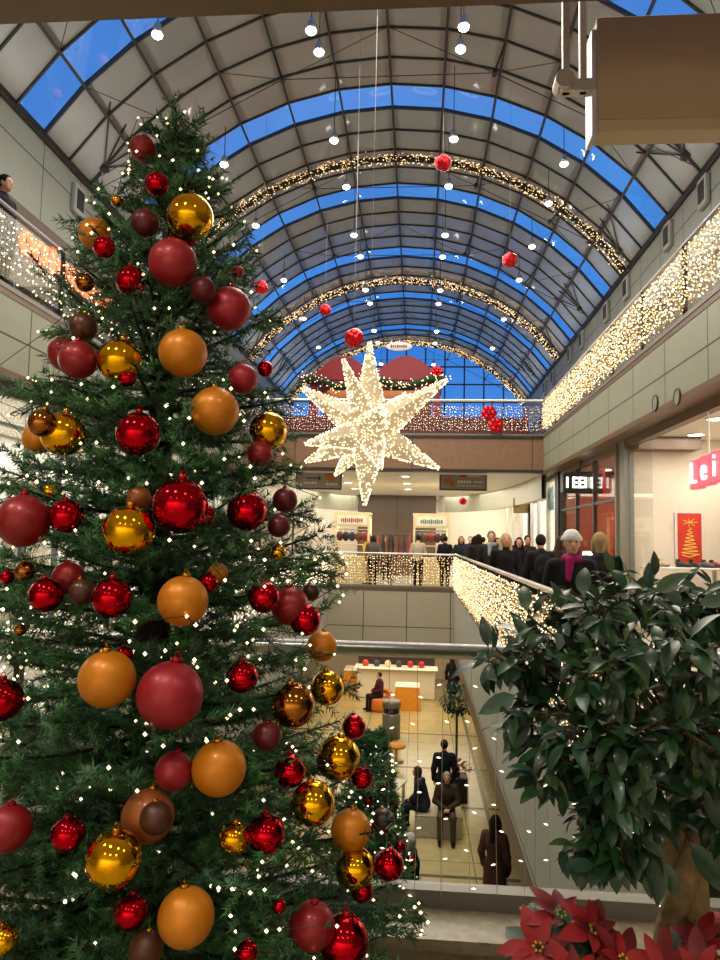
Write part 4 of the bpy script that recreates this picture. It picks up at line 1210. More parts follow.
t = thing('lamp_box', 'small bright lamp box on the dark sideboard in the red shop', 'lamp', (4.15, 18.1, 1.09))
m = MB(); m.cbox((4.15, 18.1, 1.2), (.2, .3, .22), None, .02); m.build('lamp_shade', emat('shop lamp', (1, .95, .9), 3), t); m = MB(); m.cbox((4.15, 18.1, 1.095), (.22, .32, .012)); m.build('base', M['black'], t)
# projecting black sign
p = at(580, 483, 16.6)
t = thing('shop_sign', 'black projecting box sign with white letters outside the red shop', 'sign', (3.55, 16.6, 2.95))
m = MB(); m.cbox((3.66, 16.6, 2.86), (.86, .34, .46), None, .02); m.build('sign_box', M['black'], t)
m = MB()
for i, (w_, h_) in enumerate(((.07, .24), (.13, .24), (.12, .24), (.07, .24), (.12, .24))):
    x = 3.32 + i * .135
    m.cbox((x, 16.42, 2.86), (.045, .02, h_))
    if w_ > .1:
        m.cbox((x + .045, 16.42, 2.86 + .10), (.10, .02, .045)); m.cbox((x + .045, 16.42, 2.86 - .10), (.10, .02, .045)); m.cbox((x + .045, 16.42, 2.86), (.08, .02, .04))
m.build('lettering', emat('white sign letters', (1, .97, .92), 2.5), t)
m = MB(); m.cbox((4.13, 16.6, 2.9), (.06, .30, .56)); m.build('red_side', M['red'], t)
m = MB(); m.tube([(3.66, 16.6, 3.08), (3.66, 16.6, Z2B)], .02, 8); m.build('hanger', M['steel_dark'], t)
shop_lamps([(4.6, 14.6, Z2B - .035), (5.6, 15.6, Z2B - .035), (4.8, 16.6, Z2B - .035), (5.8, 17.6, Z2B - .035), (4.7, 18.5, Z2B - .035), (6.2, 14.6, Z2B - .035)], 'round downlight in the ceiling of the red shop')
area('red_shop_light', (5.4, 16.5, Z2B - .06), 3, 4.5, 150, WARM)
# shoe shop
shop_lamps([(4.7, 12.6, Z2B), (5.1, 11.6, Z2B), (4.4, 11.0, Z2B), (4.9, 9.8, Z2B), (4.4, 8.6, Z2B), (5.1, 8.2, Z2B)], 'round downlight in the white ceiling of the shoe shop')
area('shoe_shop_light', (4.7, 9.6, Z2B - .03), 1.6, 6.5, 150, (1, .95, .88))
for x in (4.2, 4.75, 5.3): spot('shoe_shop_wallwasher', (x, 12.95, Z2B - .06), 26, 95, .9, (1, .9, .78), .05, (math.radians(16), 0, 0))
m = MB(); m.box((XS + .12, 12.9, Z2B - .22), (4.9, 13.35, Z2B - .001)); structure('trim_shoe_shop_bulkhead', m, M['browntrim'])
w = thing('window_5', None, None, (XS, 12.7, 0)); w['kind'] = 'structure'
m = MB(); m.box((XS + .02, 11.9, .08), (XS + .035, 13.2, Z2B - .16)); m.build('pane', M['shop_glass'], w)
# red poster with a golden tree
pp = at(691, 538, 13.2)
t = thing('poster', 'red Christmas sale poster with a golden scribbled tree on the shoe shop wall', 'poster', (pp.x, 13.34, pp.z))
m = MB(); m.cbox((pp.x, 13.325, pp.z), (.47, .03, .92)); m.build('frame', M['white'], t)
m = MB(); m.cbox((pp.x + .015, 13.305, pp.z), (.41, .012, .88)); f = m.build('print', mat('orange red poster', '#c8321a', .5, noise=.10, scale=3), t)
m = MB(); pts = []
for i in range(90):
    u_ = i / 89; pts.append((pp.x + .015 + math.sin(u_ * 46) * .02 * (1 + 7 * u_), 13.295, pp.z + .18 - .48 * u_))
m.tube(pts, .008, 5); m.tube([(pp.x - .13, 13.295, pp.z - .30), (pp.x, 13.295, pp.z - .34), (pp.x + .17, 13.295, pp.z - .28)], .009, 5)
for a in range(7):
    m.tube([(pp.x + .02, 13.295, pp.z + .28), (pp.x + .02 + .13 * math.cos(a * .9), 13.295, pp.z + .28 + .08 * math.sin(a * .9))], .006, 4)
m.build('gold_tree', mat('gold print', '#f0c04a', .4, noise=.05), f)
# pale advertising banner further along
t = thing('banner', 'tall pink and white fashion banner at the edge of the shoe shop', 'banner', (5.2, 10.9, 0))
m = MB(); m.cbox((5.18, 11.2, 1.35), (.05, 2.2, 2.3)); m.build('board', panel_mat('pink print', '#e3b5b2', 3, .55, 'y', (0, .2), joint='#d07a86', mortar=.08, second='#e9d6cf', noise=.12, scale=2), t)
m = MB(); m.box((5.16, 10.05, 0), (5.20, 10.1, 2.5)); m.box((5.16, 12.3, 0), (5.20, 12.35, 2.5)); m.build('post', M['steel'], t)
# letters of the shop sign
def text_mesh(txt, size, depth):
    c = bpy.data.curves.new('lettering', 'FONT'); c.body = txt; c.size = size; c.extrude = depth; c.align_x = 'CENTER'; c.align_y = 'CENTER'
    o = bpy.data.objects.new('tmp', c); COL.objects.link(o)
    me = bpy.data.meshes.new_from_object(o.evaluated_get(bpy.context.evaluated_depsgraph_get()))
    bpy.data.objects.remove(o); bpy.data.curves.remove(c)
    return me
t = thing('shop_sign', 'illuminated red box letters L e i hanging over the entrance of the shoe shop', 'sign', (XS - .06, 9.4, 2.5))
RS = emat('red sign box', (.85, .10, .14), .9); WS = emat('white sign face', (1, .95, .92), 1.6)
for i, (ch, y) in enumerate((('L', 9.98), ('e', 9.62), ('i', 9.28))):
    m = MB(); m.cbox((XS + .02, y, 2.46 + .02 * i), (.10, .33, .40), None, .012); b = m.build('letter_box', RS, t)
    me = text_mesh(ch, .42, .012)
    R_ = Matrix(((0, 0, -1), (-1, 0, 0), (0, 1, 0)))
    me.transform(Matrix.Translation((XS - .045 - t.location.x, y - t.location.y, 2.46 + .02 * i - t.location.z)) @ R_.to_4x4())
    me.materials.append(WS); link('lettering', me, b)
for y in (9.6, 8.9):
    m = MB(); m.tube([(XS + .02, y, 2.6), (XS + .02, y, Z2B)], .012, 6); m.build('hanger', M['white'], t)
# shoes on glass shelves
sh = thing('display_table', 'white two-tier display table with shoes in front of the poster', 'table', (4.55, 12.7, 0))
for z in (.62, 1.12):
    m = MB(); m.cbox((4.5, 12.6, z), (1.35, .55, .035), None, .008); m.build('shelf', M['white'], sh)
for x in (3.95, 5.05):
    for y in (12.4, 12.82):
        m = MB(); m.box((x - .025, y - .025, 0), (x + .025, y + .025, 1.12)); m.build('leg', M['white'], sh)
SHM = [mat('dark leather shoe', '#2a2020', .4), mat('beige leather shoe', '#b39a72', .45), mat('grey suede shoe', '#5b5550', .8), mat('red leather shoe', '#7a1a1a', .4)]
def shoe(x, y, z, rz, mi, label):
    t = local_thing('shoe', label, 'shoe', (x, y, z), rz, 'shoes on the display table')
    m = MB(); m.smooth = True
    m.tube([(-.12, 0, .045), (-.09, 0, .055), (0, 0, .05), (.08, 0, .035), (.13, 0, .028)], [.028, .045, .042, .04, .02], 12); m.tube([(-.085, 0, .05), (-.085, 0, .13)], [.04, .036], 12)
    m.build('upper', SHM[mi], t)
    m = MB(); m.cbox((0, 0, .008), (.26, .075, .016), None, .006); m.build('sole', M['black'], t)
for i, (x, y, z, mi, lb) in enumerate(((3.98, 12.5, 1.14, 1, 'beige shoe at the near end of the upper display shelf'), (4.12, 12.6, 1.14, 1, 'second beige shoe on the upper display shelf'), (4.42, 12.5, 1.14, 0, 'dark shoe in the middle of the upper display shelf'), (4.62, 12.55, 1.14, 0, 'dark shoe right of the middle on the upper display shelf'),
                                        (4.82, 12.5, 1.14, 2, 'grey shoe on the upper shelf below the red poster'), (5.0, 12.6, 1.14, 3, 'dark red shoe at the far end of the upper display shelf'), (4.15, 12.5, .64, 2, 'grey shoe on the lower display shelf'), (4.5, 12.5, .64, 1, 'beige shoe on the lower display shelf'), (4.85, 12.5, .64, 0, 'dark shoe on the lower display shelf'))):
    shoe(x, y, z, -1.3 + .25 * (i % 3), mi, lb)
# white shops further along: lit interior with shelving
for y0, y1, lb in ((19.95, 22.6, 'added glowing white panel brightening the shop window next to the black pillar'), (22.9, 24.3, 'narrow glowing panel added to brighten the shop window'), (24.9, 30.6, 'long glowing panel added to brighten the window of the last shop')):
    t = thing('window_glow_panel', lb, 'display', (4.4, (y0 + y1) / 2, .2))  # glowing panels added behind the glass to make these windows bright
    m = MB(); m.box((4.36, y0, .35), (4.44, y1, 2.95)); m.build('lit_panel', panel_mat('added glow panel %d' % int(y0), '#e8e2d6', .9, 3.2, 'y', (0, .2), joint='#9a9488', mortar=.02, noise=.10, scale=1.5), t)
    bb = bpy.data.materials['added glow panel %d' % int(y0)].node_tree.nodes['Principled BSDF']; bb.inputs['Emission Color'].default_value = (1, .95, .88, 1); bb.inputs['Emission Strength'].default_value = .55
    m = MB(); m.box((4.34, y0, 0), (4.46, y1, .35)); m.build('base', M['white'], t)
area('white_shop_light', (5.8, 25, Z2B - .03), 3.6, 10, 800, (1, .95, .88))
area('white_shop_light', (4.4, 23, Z2B - .03), .8, 6, 260, (1, .95, .88))
area('white_shop_light', (4.4, 28, Z2B - .03), .8, 5, 220, (1, .95, .88))
GOODS = [mat('goods ' + c, c, .6, noise=.1) for c in ('#b23a2a', '#2c3d5c', '#d8c9a6', '#3a3633', '#6d7f4a', '#c98a3a', '#e0ddd5', '#7a4a60')]
def shelving(y, label):
    t = thing('display_shelf', label, 'shelf', (4.9, y, 0))
    m = MB(); m.box((5.0, y - .8, 0), (5.06, y + .8, 2.3)); m.build('back_panel', M['white'], t)
    for z in (.4, .9, 1.4, 1.9):
        m = MB(); m.box((4.65, y - .8, z), (5.0, y + .8, z + .03)); m.build('shelf_board', M['white'], t)
    for z in (.43, .93, 1.43, 1.93):
        for i in range(4):
            yy = y - .6 + i * .4; h = R0.uniform(.14, .34); g = MB(); g.cbox((4.82, yy, z + h / 2), (.2, R0.uniform(.18, .3), h), None, .02)
            o = g.build('folded_goods', R0.choice(GOODS), None, (4.82, yy, z)); tag(o, 'small folded goods on the lit white shelves of the far shop', 'goods', 'goods on the far shop shelves')
shelving(20.6, 'white display shelf nearest the black pillar in the bright shop window'); shelving(22.6, 'white display shelf in the middle of the bright shop window'); shelving(26.2, 'white display shelf in the window of the last shop')
p = at(530, 498, 21.0)
t = thing('poster', 'light blue poster hanging in the bright shop window past the red shop', 'poster', (p.x, 21.0, p.z))
m = MB(); m.cbox((XS + .1, 21.2, 2.75), (.03, .8, .62)); m.build('print', mat('pale blue print', '#7fb6d8', .5, noise=.25, scale=3), t); m = MB(); m.box((XS + .09, 20.8, 3.06), (XS + .11, 21.6, 3.10)); m.build('hanging_bar', M['white'], t)
t = thing('shop_sign', 'small brown square sign projecting over the far end of the aisle', 'sign', (3.4, 24.5, 2.75))
m = MB(); m.cbox((3.42, 24.5, 2.72), (.5, .08, .5), None, .01); m.build('board', mat('brown gold board', '#7c6330', .5, noise=.3, scale=8), t); m = MB(); m.box((3.42, 24.48, 2.95), (3.75, 24.52, 2.99)); m.build('arm', M['steel_dark'], t)

# --- left row: bright tall windows
m = MB(); m.box((-8.4, 3, 0), (-8.2, 31, Z2B)); structure('wall_left_shop_rear', m, M['white'])
w = thing('window_6', None, None, (XL - .3, 11, 0)); w['kind'] = 'structure'
m = MB(); m.box((XL - .32, 3, .1), (XL - .305, 20, Z2B - .12)); m.build('pane', M['shop_glass'], w)
m = MB()
for y in np.arange(3, 20.1, .9): m.box((XL - .34, y - .02, 0), (XL - .26, y + .02, Z2B))
m.box((XL - .34, 3, Z2B - .16), (XL - .26, 20, Z2B)); m.box((XL - .34, 3, 2.85), (XL - .27, 20, 2.89)); m.box((XL - .34, 3, 0), (XL - .26, 20, .1)); m.build('window_frame', mat('grey green frame', '#6f7a72', .4, .4, noise=.05), w)
area('left_shop_light', (-6.8, 12, Z2B - .03), 2.4, 15, 620, (1, .97, .93))
for i, y in enumerate((8.4, 10.2, 12.1)):
    t = thing('display_shelf', 'pale display shelf behind the tall windows left of the tree, %s from the near end' % ordn[i], 'shelf', (-6.6, y, 0))
    for z in (.5, 1.1, 1.7, 2.3):
        m = MB(); m.box((-6.8, y - .7, z), (-6.4, y + .7, z + .03)); m.build('shelf_board', mat('pale wood', '#d8cdb6', .5) if 'pale wood' not in bpy.data.materials else bpy.data.materials['pale wood'], t)
    m = MB(); m.box((-6.85, y - .72, 0), (-6.8, y + .72, 2.5)); m.build('back_panel', M['white'], t)
window(7, 20.3, 30.5, (20.4, 22, 24, 26, 28, 30.4), x=XL - .32)
area('left_far_shop_light', (-6.8, 25, Z2B - .03), 2.4, 9, 260, NEUT)

# --- crossing: ceiling lamps, back windows beside the core
shop_lamps([(x, y, Z2B) for x in (-2.4, -.4, 1.5) for y in (21.5, 24.2, 27)], 'round downlight in the ceiling beyond the bridge')
m = MB(); m.box((.75, 34.5, 0), (8.3, 34.7, Z2B)); m.box((-8.3, 34.5, 0), (-2.6, 34.7, Z2B)); structure('wall_crossing_rear', m, M['whitewarm'])
area('far_aisle_light', (2.6, 32, Z2B - .03), 3, 4, 160, NEUT); area('far_aisle_light', (-4.2, 32, Z2B - .03), 3, 4, 160, NEUT)

for px, py, lb in ((678, 397, 'round metal cover on the fascia above the shoe shop, nearer of two'), (656, 403, 'round metal cover on the fascia above the shoe shop, farther of two')):
    d = at(px, py, 1.0); Y = XR / d.x; p = at(px, py, Y)
    t = thing('round_cover', lb, 'wall fixture', (XR, Y, p.z), 0, 'round covers on the fascia')
    m = MB(); m.smooth = True; ring = [(XR - .012, Y + .11 * math.cos(a), p.z + .11 * math.sin(a)) for a in np.linspace(0, 2 * math.pi, 20)]; m.tube(ring, .014, 6, False); m.build('ring', M['steel_dark'], t)
    m = MB(); m.tube([(XR - .018, Y, p.z), (XR + .002, Y, p.z)], .10, 18); m.build('disc', mat('grey disc', '#8f9182', .4, .3, noise=.03) if 'grey disc' not in bpy.data.materials else bpy.data.materials['grey disc'], t)

# ================================================================== SALES STALLS AT THE CROSSING
def stall(label, x, y, wdt, c_txt, sign_label):
    t = thing('sales_stall', label, 'market stall', (x, y, 0))
    cm = bpy.data.materials.get('cream stall wood') or mat('cream stall wood', '#e2cfa2', .5, noise=.05)
    for sx in (-1, 1):
        for sy in (-1, 1):
            m = MB(); m.cbox((x + sx * wdt / 2, y + sy * .5, 1.2), (.07, .07, 2.4)); m.build('post', cm, t)
    m = MB(); m.cbox((x, y, 2.37), (wdt + .1, 1.1, .06)); m.cbox((x, y - .53, 2.12), (wdt, .04, .42)); m.build('canopy', cm, t)
    m = MB(); m.cbox((x, y - .56, 2.12), (wdt * .86, .03, .30)); s = m.build('sign_board', mat('pale sign', '#efe3c8', .5, noise=.03), t)
    m = MB()
    for i in range(11): m.cbox((x - wdt * .30 + i * wdt * .06, y - .58, 2.12), (wdt * .036, .012, .10 + .03 * (i % 3)))
    m.build('lettering', mat('sign letters ' + c_txt, c_txt, .5, noise=0), s)
    m = MB(); m.cbox((x, y, .45), (wdt, 1.0, .9)); m.build('counter', mat('stall counter', '#cbb58c', .5, noise=.08), t)
    m = MB(); m.cbox((x, y - .2, 1.82), (wdt, .04, .04)); m.build('hanging_bar', M['steel'], t)
    m = MB(); m.cbox((x, y + .1, 1.3), (wdt * .9, .3, .03)); m.build('shelf', cm, t)
    l = bpy.data.lights.new('stall_light', 'AREA'); l.shape = 'RECTANGLE'; l.size = wdt * .8; l.size_y = .6; l.energy = 45; l.color = WARM
    o = bpy.data.objects.new('stall_light', l); o.location = (x, y - .1, 2.3); COL.objects.link(o)
    return t
BAGM = [mat('bag ' + c, c, .7, noise=.15) for c in ('#4a1518', '#1c1a1e', '#2a2438', '#5a3a22', '#7a2a2a')]
def bag(x, y, z, mi, label, grp, w=.24, h=.34):
    b = MB(); b.smooth = True; b.sphere((x, y, z - .22), .5, 14, 8, (w, .16, h)); t = thing('handbag', label, 'bag', (x, y, z), 0, grp)
    b.build('body', BAGM[mi], t); q = MB(); q.smooth = True; q.tube([(x - w * .35, y, z - .10), (x - w * .2, y, z), (x + w * .2, y, z), (x + w * .35, y, z - .10)], .010, 6); q.build('handle', M['black'], t)
q1 = at(352, 545, 24.6); q2 = at(431, 545, 24.6)
stall('cream sales stall with red sign lettering and hung with dark bags, left one of two', q1.x, 24.9, 1.15, '#9a2a22', '')
stall('cream sales stall with green sign lettering, right one of two', q2.x, 24.9, 1.15, '#2f7a66', '')
for j, qx in enumerate((q1.x, q2.x)):
    for i in range(5):
        bag(qx - .42 + i * .21, 24.55, 1.80, (i + j * 2) % 5, 'dark bag hanging in a row at the %s stall' % ('red lettered' if j == 0 else 'green lettered'), 'bags at the %s stall' % ('red lettered' if j == 0 else 'green lettered'))
def rack(x, y, label, n, mi):
    t = thing('clothes_rack', label, 'rack', (x, y, 0))
    m = MB(); m.tube([(x - .45, y, 0), (x - .45, y, 1.7), (x + .45, y, 1.7), (x + .45, y, 0)], .018, 8); m.build('frame', M['steel_dark'], t)
    for i in range(n):
        xx = x - .38 + i * .76 / (n - 1)
        g = MB(); g.smooth = True; g.tube([(xx, y, 1.66), (xx, y, 1.58), (xx, y, 1.3), (xx, y, .95)], [.02, .05, .06, .075], 10)
        o = g.build('garment', BAGM[(i * 2 + mi) % 5], None, (xx, y, .95)); tag(o, 'garment hanging on the ' + label, 'clothes', 'garments on the ' + label)
rack(q1.x + .95, 25.2, 'dark rack right of the red lettered stall', 6, 0)
rack(q2.x - .98, 25.0, 'dark rack left of the green lettered stall', 6, 1)
t = thing('clothes_dummy', 'yellow garment on a stand beside the red lettered stall', 'clothes stand', (q1.x + .55, 24.3, 0))
m = MB(); m.smooth = True; m.tube([(q1.x + .55, 24.3, .75), (q1.x + .55, 24.3, 1.0), (q1.x + .55, 24.3, 1.3), (q1.x + .55, 24.3, 1.42)], [.14, .13, .16, .06], 12); m.build('garment', mat('yellow cloth', '#c99a1c', .8, noise=.1), t)
m = MB(); m.tube([(q1.x + .55, 24.3, 0), (q1.x + .55, 24.3, .75)], .02, 8); m.cbox((q1.x + .55, 24.3, .015), (.3, .3, .03)); m.build('stand', M['steel_dark'], t)
for (px, yy, lab, rr) in ((328, 23.2, 'round clipped bush in a pot left of the red lettered stall', .36), (303, 23.6, 'leafy bush behind the tree beside the crossing', .3)):
    p = at(px, 538, yy)
    t = thing('potted_bush', lab, 'plant', (p.x, yy, 0))
    m = MB(); m.smooth = True; m.lathe((p.x, yy, 0), [(0, .01), (.18, .01), (.24, .5), (.21, .5), (0, .46)], 16); m.build('pot', M['steel_dark'], t)
    m = MB(); m.tube([(p.x, yy, .45), (p.x, yy, 1.2)], .03, 6); m.build('stem', M['wire_dark'], t)
    lf = MB(); rg = random.Random(int(px))
    for i in range(420):
        d = Vector((rg.gauss(0, 1), rg.gauss(0, 1), rg.gauss(0, 1))).normalized(); b0 = Vector((p.x, yy, 1.25)) + d * rr * rg.uniform(.7, 1.0)
        vs, fs = leaf_arrays(b0, d + Vector((rg.uniform(-.6, .6), rg.uniform(-.6, .6), rg.uniform(-.6, .6))), Vector((0, 0, 1)) if abs(d.z) < .9 else Vector((1, 0, 0)), .11, .028, .5, .2, 3); lf.cur = rg.choice((0, 1)); lf.add(vs, fs)
    lf.build('foliage', [LEAF[0], LEAF[1]], t)

# ================================================================== UPPER LEVEL: THE RED MARKET STALL ON THE BRIDGE
RED2 = mat('red painted stall', '#8d1420', .45, noise=.1)
t = thing('market_stall', 'red Christmas market stall with arched red front and oval white sign on the bridge', 'market stall', (-.9, 24, Z2))
for x in (-3.6, -1.6, .55):
    m = MB(); m.box((x - .12, 23.9, Z2), (x + .12, 24.15, 7.0)); m.build('post', RED2, t)
m = MB(); m.box((-3.7, 24.2, Z2), (.6, 26, Z2 + 1.0)); m.build('counter', RED2, t)
for xc, w_ in ((-2.6, .95), (-.5, 1.05)):
    m = MB(); n = 14; v0 = []
    for i in range(n + 1):
        x = xc - w_ + 2 * w_ * i / n; v0.append((x, 7.05 + .62 * math.sin(math.pi * i / n)))
    vs = [(x, 23.85, z) for x, z in v0] + [(x, 23.85, 6.85) for x, z in v0] + [(x, 23.97, z) for x, z in v0] + [(x, 23.97, 6.85) for x, z in v0]
    k = n + 1; fs = []
    for i in range(n): fs += [(k + i, k + i + 1, i + 1, i), (2 * k + i, 2 * k + i + 1, 3 * k + i + 1, 3 * k + i), (i, i + 1, 2 * k + i + 1, 2 * k + i), (k + i + 1, k + i, 3 * k + i, 3 * k + i + 1)]
    m.add(vs, fs); m.build('arched_front', RED2, t)
m = MB(); m.cbox((-1.5, 25, 6.8), (4.5, 2.2, .12)); m.build('canopy', RED2, t)
p = at(399, 345, 23.8)
m = MB(); m.smooth = True; m.sphere((p.x, 23.8, p.z - .05), .45, 24, 10, (1, .06, .34)); s = m.build('oval_sign', mat('cream oval sign', '#e8dfd2', .5, noise=.03), t)
m = MB()
for i in range(8): m.cbox((p.x - .25 + i * .07, 23.765, p.z - .05), (.045, .01, .07 if i % 3 else .1))
m.build('lettering', RED2, s)
m = MB(); m.box((-3.4, 24.9, 5.6), (.4, 25.0, 6.7)); m.build('rear_board', mat('brown market board', '#7a4a2c', .7, noise=.2), t)
area('market_stall_light', (-1.5, 24.8, 6.7), 3.5, 1, 70, WARM)
t = thing('market_backdrop', 'dark red wooden fence added in place of market clutter behind the bridge balustrade', 'backdrop', (-.8, 22.4, Z2))  # backdrop added to darken the view behind the light curtain
m = MB(); m.box((XL + .1, 22.4, Z2 + .05), (XR - .1, 22.46, Z2 + 1.0)); m.build('boards', panel_mat('dark red boards', '#5a1a1c', .14, 2, 'x', joint='#1c0a0a', noise=.2), t)
for x in np.arange(-4.8, 3.4, 1.35):
    m = MB(); m.box((x - .05, 22.46, Z2), (x + .05, 22.56, Z2 + 1.1)); m.build('post', RED2, t)
g = thing('fir_garland', 'green fir garland with lights and red ornaments along the front of the red market stall', 'garland', (-1.5, 23.7, 6.75))
m = MB(); m.smooth = True
gp_ = [(x, 23.72, 6.72 + .13 * math.cos((x + 3.7) * 3.0)) for x in np.linspace(-4.0, .9, 40)]
m.tube(gp_, .13, 8); m.build('fir', mat('fir garland green', '#1e3a20', .9, noise=.5, scale=25, bump=.8), g)
P = [(x - -1.5 + R0.gauss(0, .08), R0.gauss(-.08, .05), z - 6.75 + R0.gauss(0, .10)) for x, _, z in gp_ for _k in range(9)]
V_, F_ = bulbs_arrays(P, NR.uniform(.018, .028, len(P))); o = link('bulbs', arr_mesh('bulbs', V_, F_, [M['bulb'], M['red']], np.repeat(NR.integers(0, 2, len(P)), 8)), g); o['kind'] = 'stuff'
for (px, py, lab) in ((489, 413, 'red bow with ribbons tied to the upper bridge balustrade, upper of two'), (496, 425, 'red bow tied to the upper bridge balustrade, lower of two'), (437, 352, 'red bow on the top corner of the red market stall')):
    Y = 19.9 if py > 400 else 23.72; p = at(px, py if py > 400 else 372, Y)
    t = thing('red_bow', lab, 'bow', p, 0, 'red bows'); m = MB(); m.smooth = True
    for a in range(6): m.sphere(p + Vector((math.cos(a * 1.05), 0, math.sin(a * 1.05))) * .12, .10, 10, 6, (1, .6, 1))
    m.build('loops', RB, t); m = MB(); m.sphere(p + Vector((0, -.06, 0)), .07, 10, 6); m.build('knot', RB, t)

# ================================================================== PEOPLE
def sd_round_cone(P, a, b, ra, rb):
    ba = b - a; L2 = max(ba @ ba, 1e-9)
    t = np.clip(((P - a) @ ba) / L2, 0, 1)
    return np.linalg.norm(P - a - t[:, None] * ba, axis=1) - (ra + (rb - ra) * t)
def sd_ell(P, c, r):
    q = (P - c) / r
    k0 = np.linalg.norm(q, axis=1); k1 = np.linalg.norm(q / r, axis=1)
    return k0 * (k0 - 1) / np.maximum(k1, 1e-9)
def sdf_mesh(prims, res, k=0.03, cut=None):
    """one continuous surface round a set of limbs: surface nets over a smooth union"""
    lo = np.min([np.minimum(np.array(p[1]) - np.max(p[3] if p[0] == 'c' else p[2]), (np.array(p[2]) - np.max(p[3:])) if p[0] == 'c' else 9) for p in prims], 0) - 2 * res
    hi = np.max([np.maximum(np.array(p[1]) + np.max(p[3] if p[0] == 'c' else p[2]), (np.array(p[2]) + np.max(p[3:])) if p[0] == 'c' else -9) for p in prims], 0) + 2 * res
    n = np.ceil((hi - lo) / res).astype(int) + 1
    ax = [lo[i] + res * np.arange(n[i]) for i in range(3)]
    G = np.stack(np.meshgrid(*ax, indexing='ij'), -1).reshape(-1, 3)
    D = None
    for p in prims:
        d = sd_round_cone(G, np.array(p[1], float), np.array(p[2], float), p[3], p[4]) if p[0] == 'c' else sd_ell(G, np.array(p[1], float), np.array(p[2], float))
        if D is None: D = d
        else:
            h = np.clip(.5 + .5 * (D - d) / k, 0, 1); D = D * (1 - h) + d * h - k * h * (1 - h)
    if cut is not None: D = np.maximum(D, cut(G))
    Dv = D.reshape(n)
    s = Dv < 0
    c = [Dv[i:n[0] - 1 + i, j:n[1] - 1 + j, l:n[2] - 1 + l] for i in (0, 1) for j in (0, 1) for l in (0, 1)]
    cs = np.stack(c, -1); sg = (cs < 0)
    act = sg.any(-1) & ~sg.all(-1)
    ids = -np.ones(act.shape, int); ids[act] = np.arange(act.sum())
    cv = cs[act]; off = np.array([(i, j, l) for i in (0, 1) for j in (0, 1) for l in (0, 1)], float)
    E = [(a, b) for a in range(8) for b in range(a + 1, 8) if bin(a ^ b).count('1') == 1]
    acc = np.zeros((len(cv), 3)); cnt = np.zeros(len(cv))
    for a, b in E:
        m = (cv[:, a] < 0) != (cv[:, b] < 0)
        t = np.where(m, cv[:, a] / np.where(m, cv[:, a] - cv[:, b], 1), 0)
        acc += np.where(m[:, None], off[a] + t[:, None] * (off[b] - off[a]), 0); cnt += m
    V = (np.argwhere(act) + acc / cnt[:, None]) * res + lo
    F = []
    for axi in range(3):
        u, v = (axi + 1) % 3, (axi + 2) % 3
        sl0 = [slice(None)] * 3; sl1 = [slice(None)] * 3
        sl0[axi] = slice(0, -1); sl1[axi] = slice(1, None)
        for q in (u, v): sl0[q] = slice(1, -1); sl1[q] = slice(1, -1)
        a, b = s[tuple(sl0)], s[tuple(sl1)]
        w = np.argwhere(a != b); flip = b[a != b]
        base = w.copy(); base[:, u] += 1; base[:, v] += 1
        def cell(du, dv):
            x = base.copy(); x[:, u] += du; x[:, v] += dv
            return ids[x[:, 0], x[:, 1], x[:, 2]]
        q4 = np.stack([cell(-1, -1), cell(0, -1), cell(0, 0), cell(-1, 0)], 1)
        q4[flip] = q4[flip][:, ::-1]
        F.append(q4)
    F = np.concatenate(F); F = F[(F >= 0).all(1)]
    return V, F

SKIN = mat('skin', '#c99478', .5, noise=.05); SKIN2 = mat('darker skin', '#8a5a44', .5, noise=.05)
CLO = {}
def cloth(c):
    if c not in CLO: CLO[c] = mat('cloth ' + c, tuple(v * .7 for v in hx(c)), .8, noise=.15, scale=30, spec=.2)
    return CLO[c]
# a hand: palm, four fingers of unequal length, thumb leaving the side
def hand_prims():
    p = [('e', (0, .045, 0), (.038, .048, .014))]
    for i, (x, l) in enumerate(((-.028, .062), (-.010, .074), (.009, .070), (.027, .054))):
        b0 = (x, .082, 0); b1 = (x * 1.12, .082 + l * .5, -.008); b2 = (x * 1.15, .082 + l * .88, -.030)
        p += [('c', b0, b1, .0088, .008), ('c', b1, b2, .008, .0065)]
    p += [('c', (-.030, .02, 0), (-.055, .055, -.012), .012, .0095), ('c', (-.055, .055, -.012), (-.058, .088, -.026), .0095, .0075), ('c', (0, -.03, 0), (0, .02, 0), .024, .026)]
    return p
_hv, _hf = sdf_mesh(hand_prims(), .006, .006)
HAND_ME = arr_mesh('hand', _hv, _hf, SKIN, None, True)

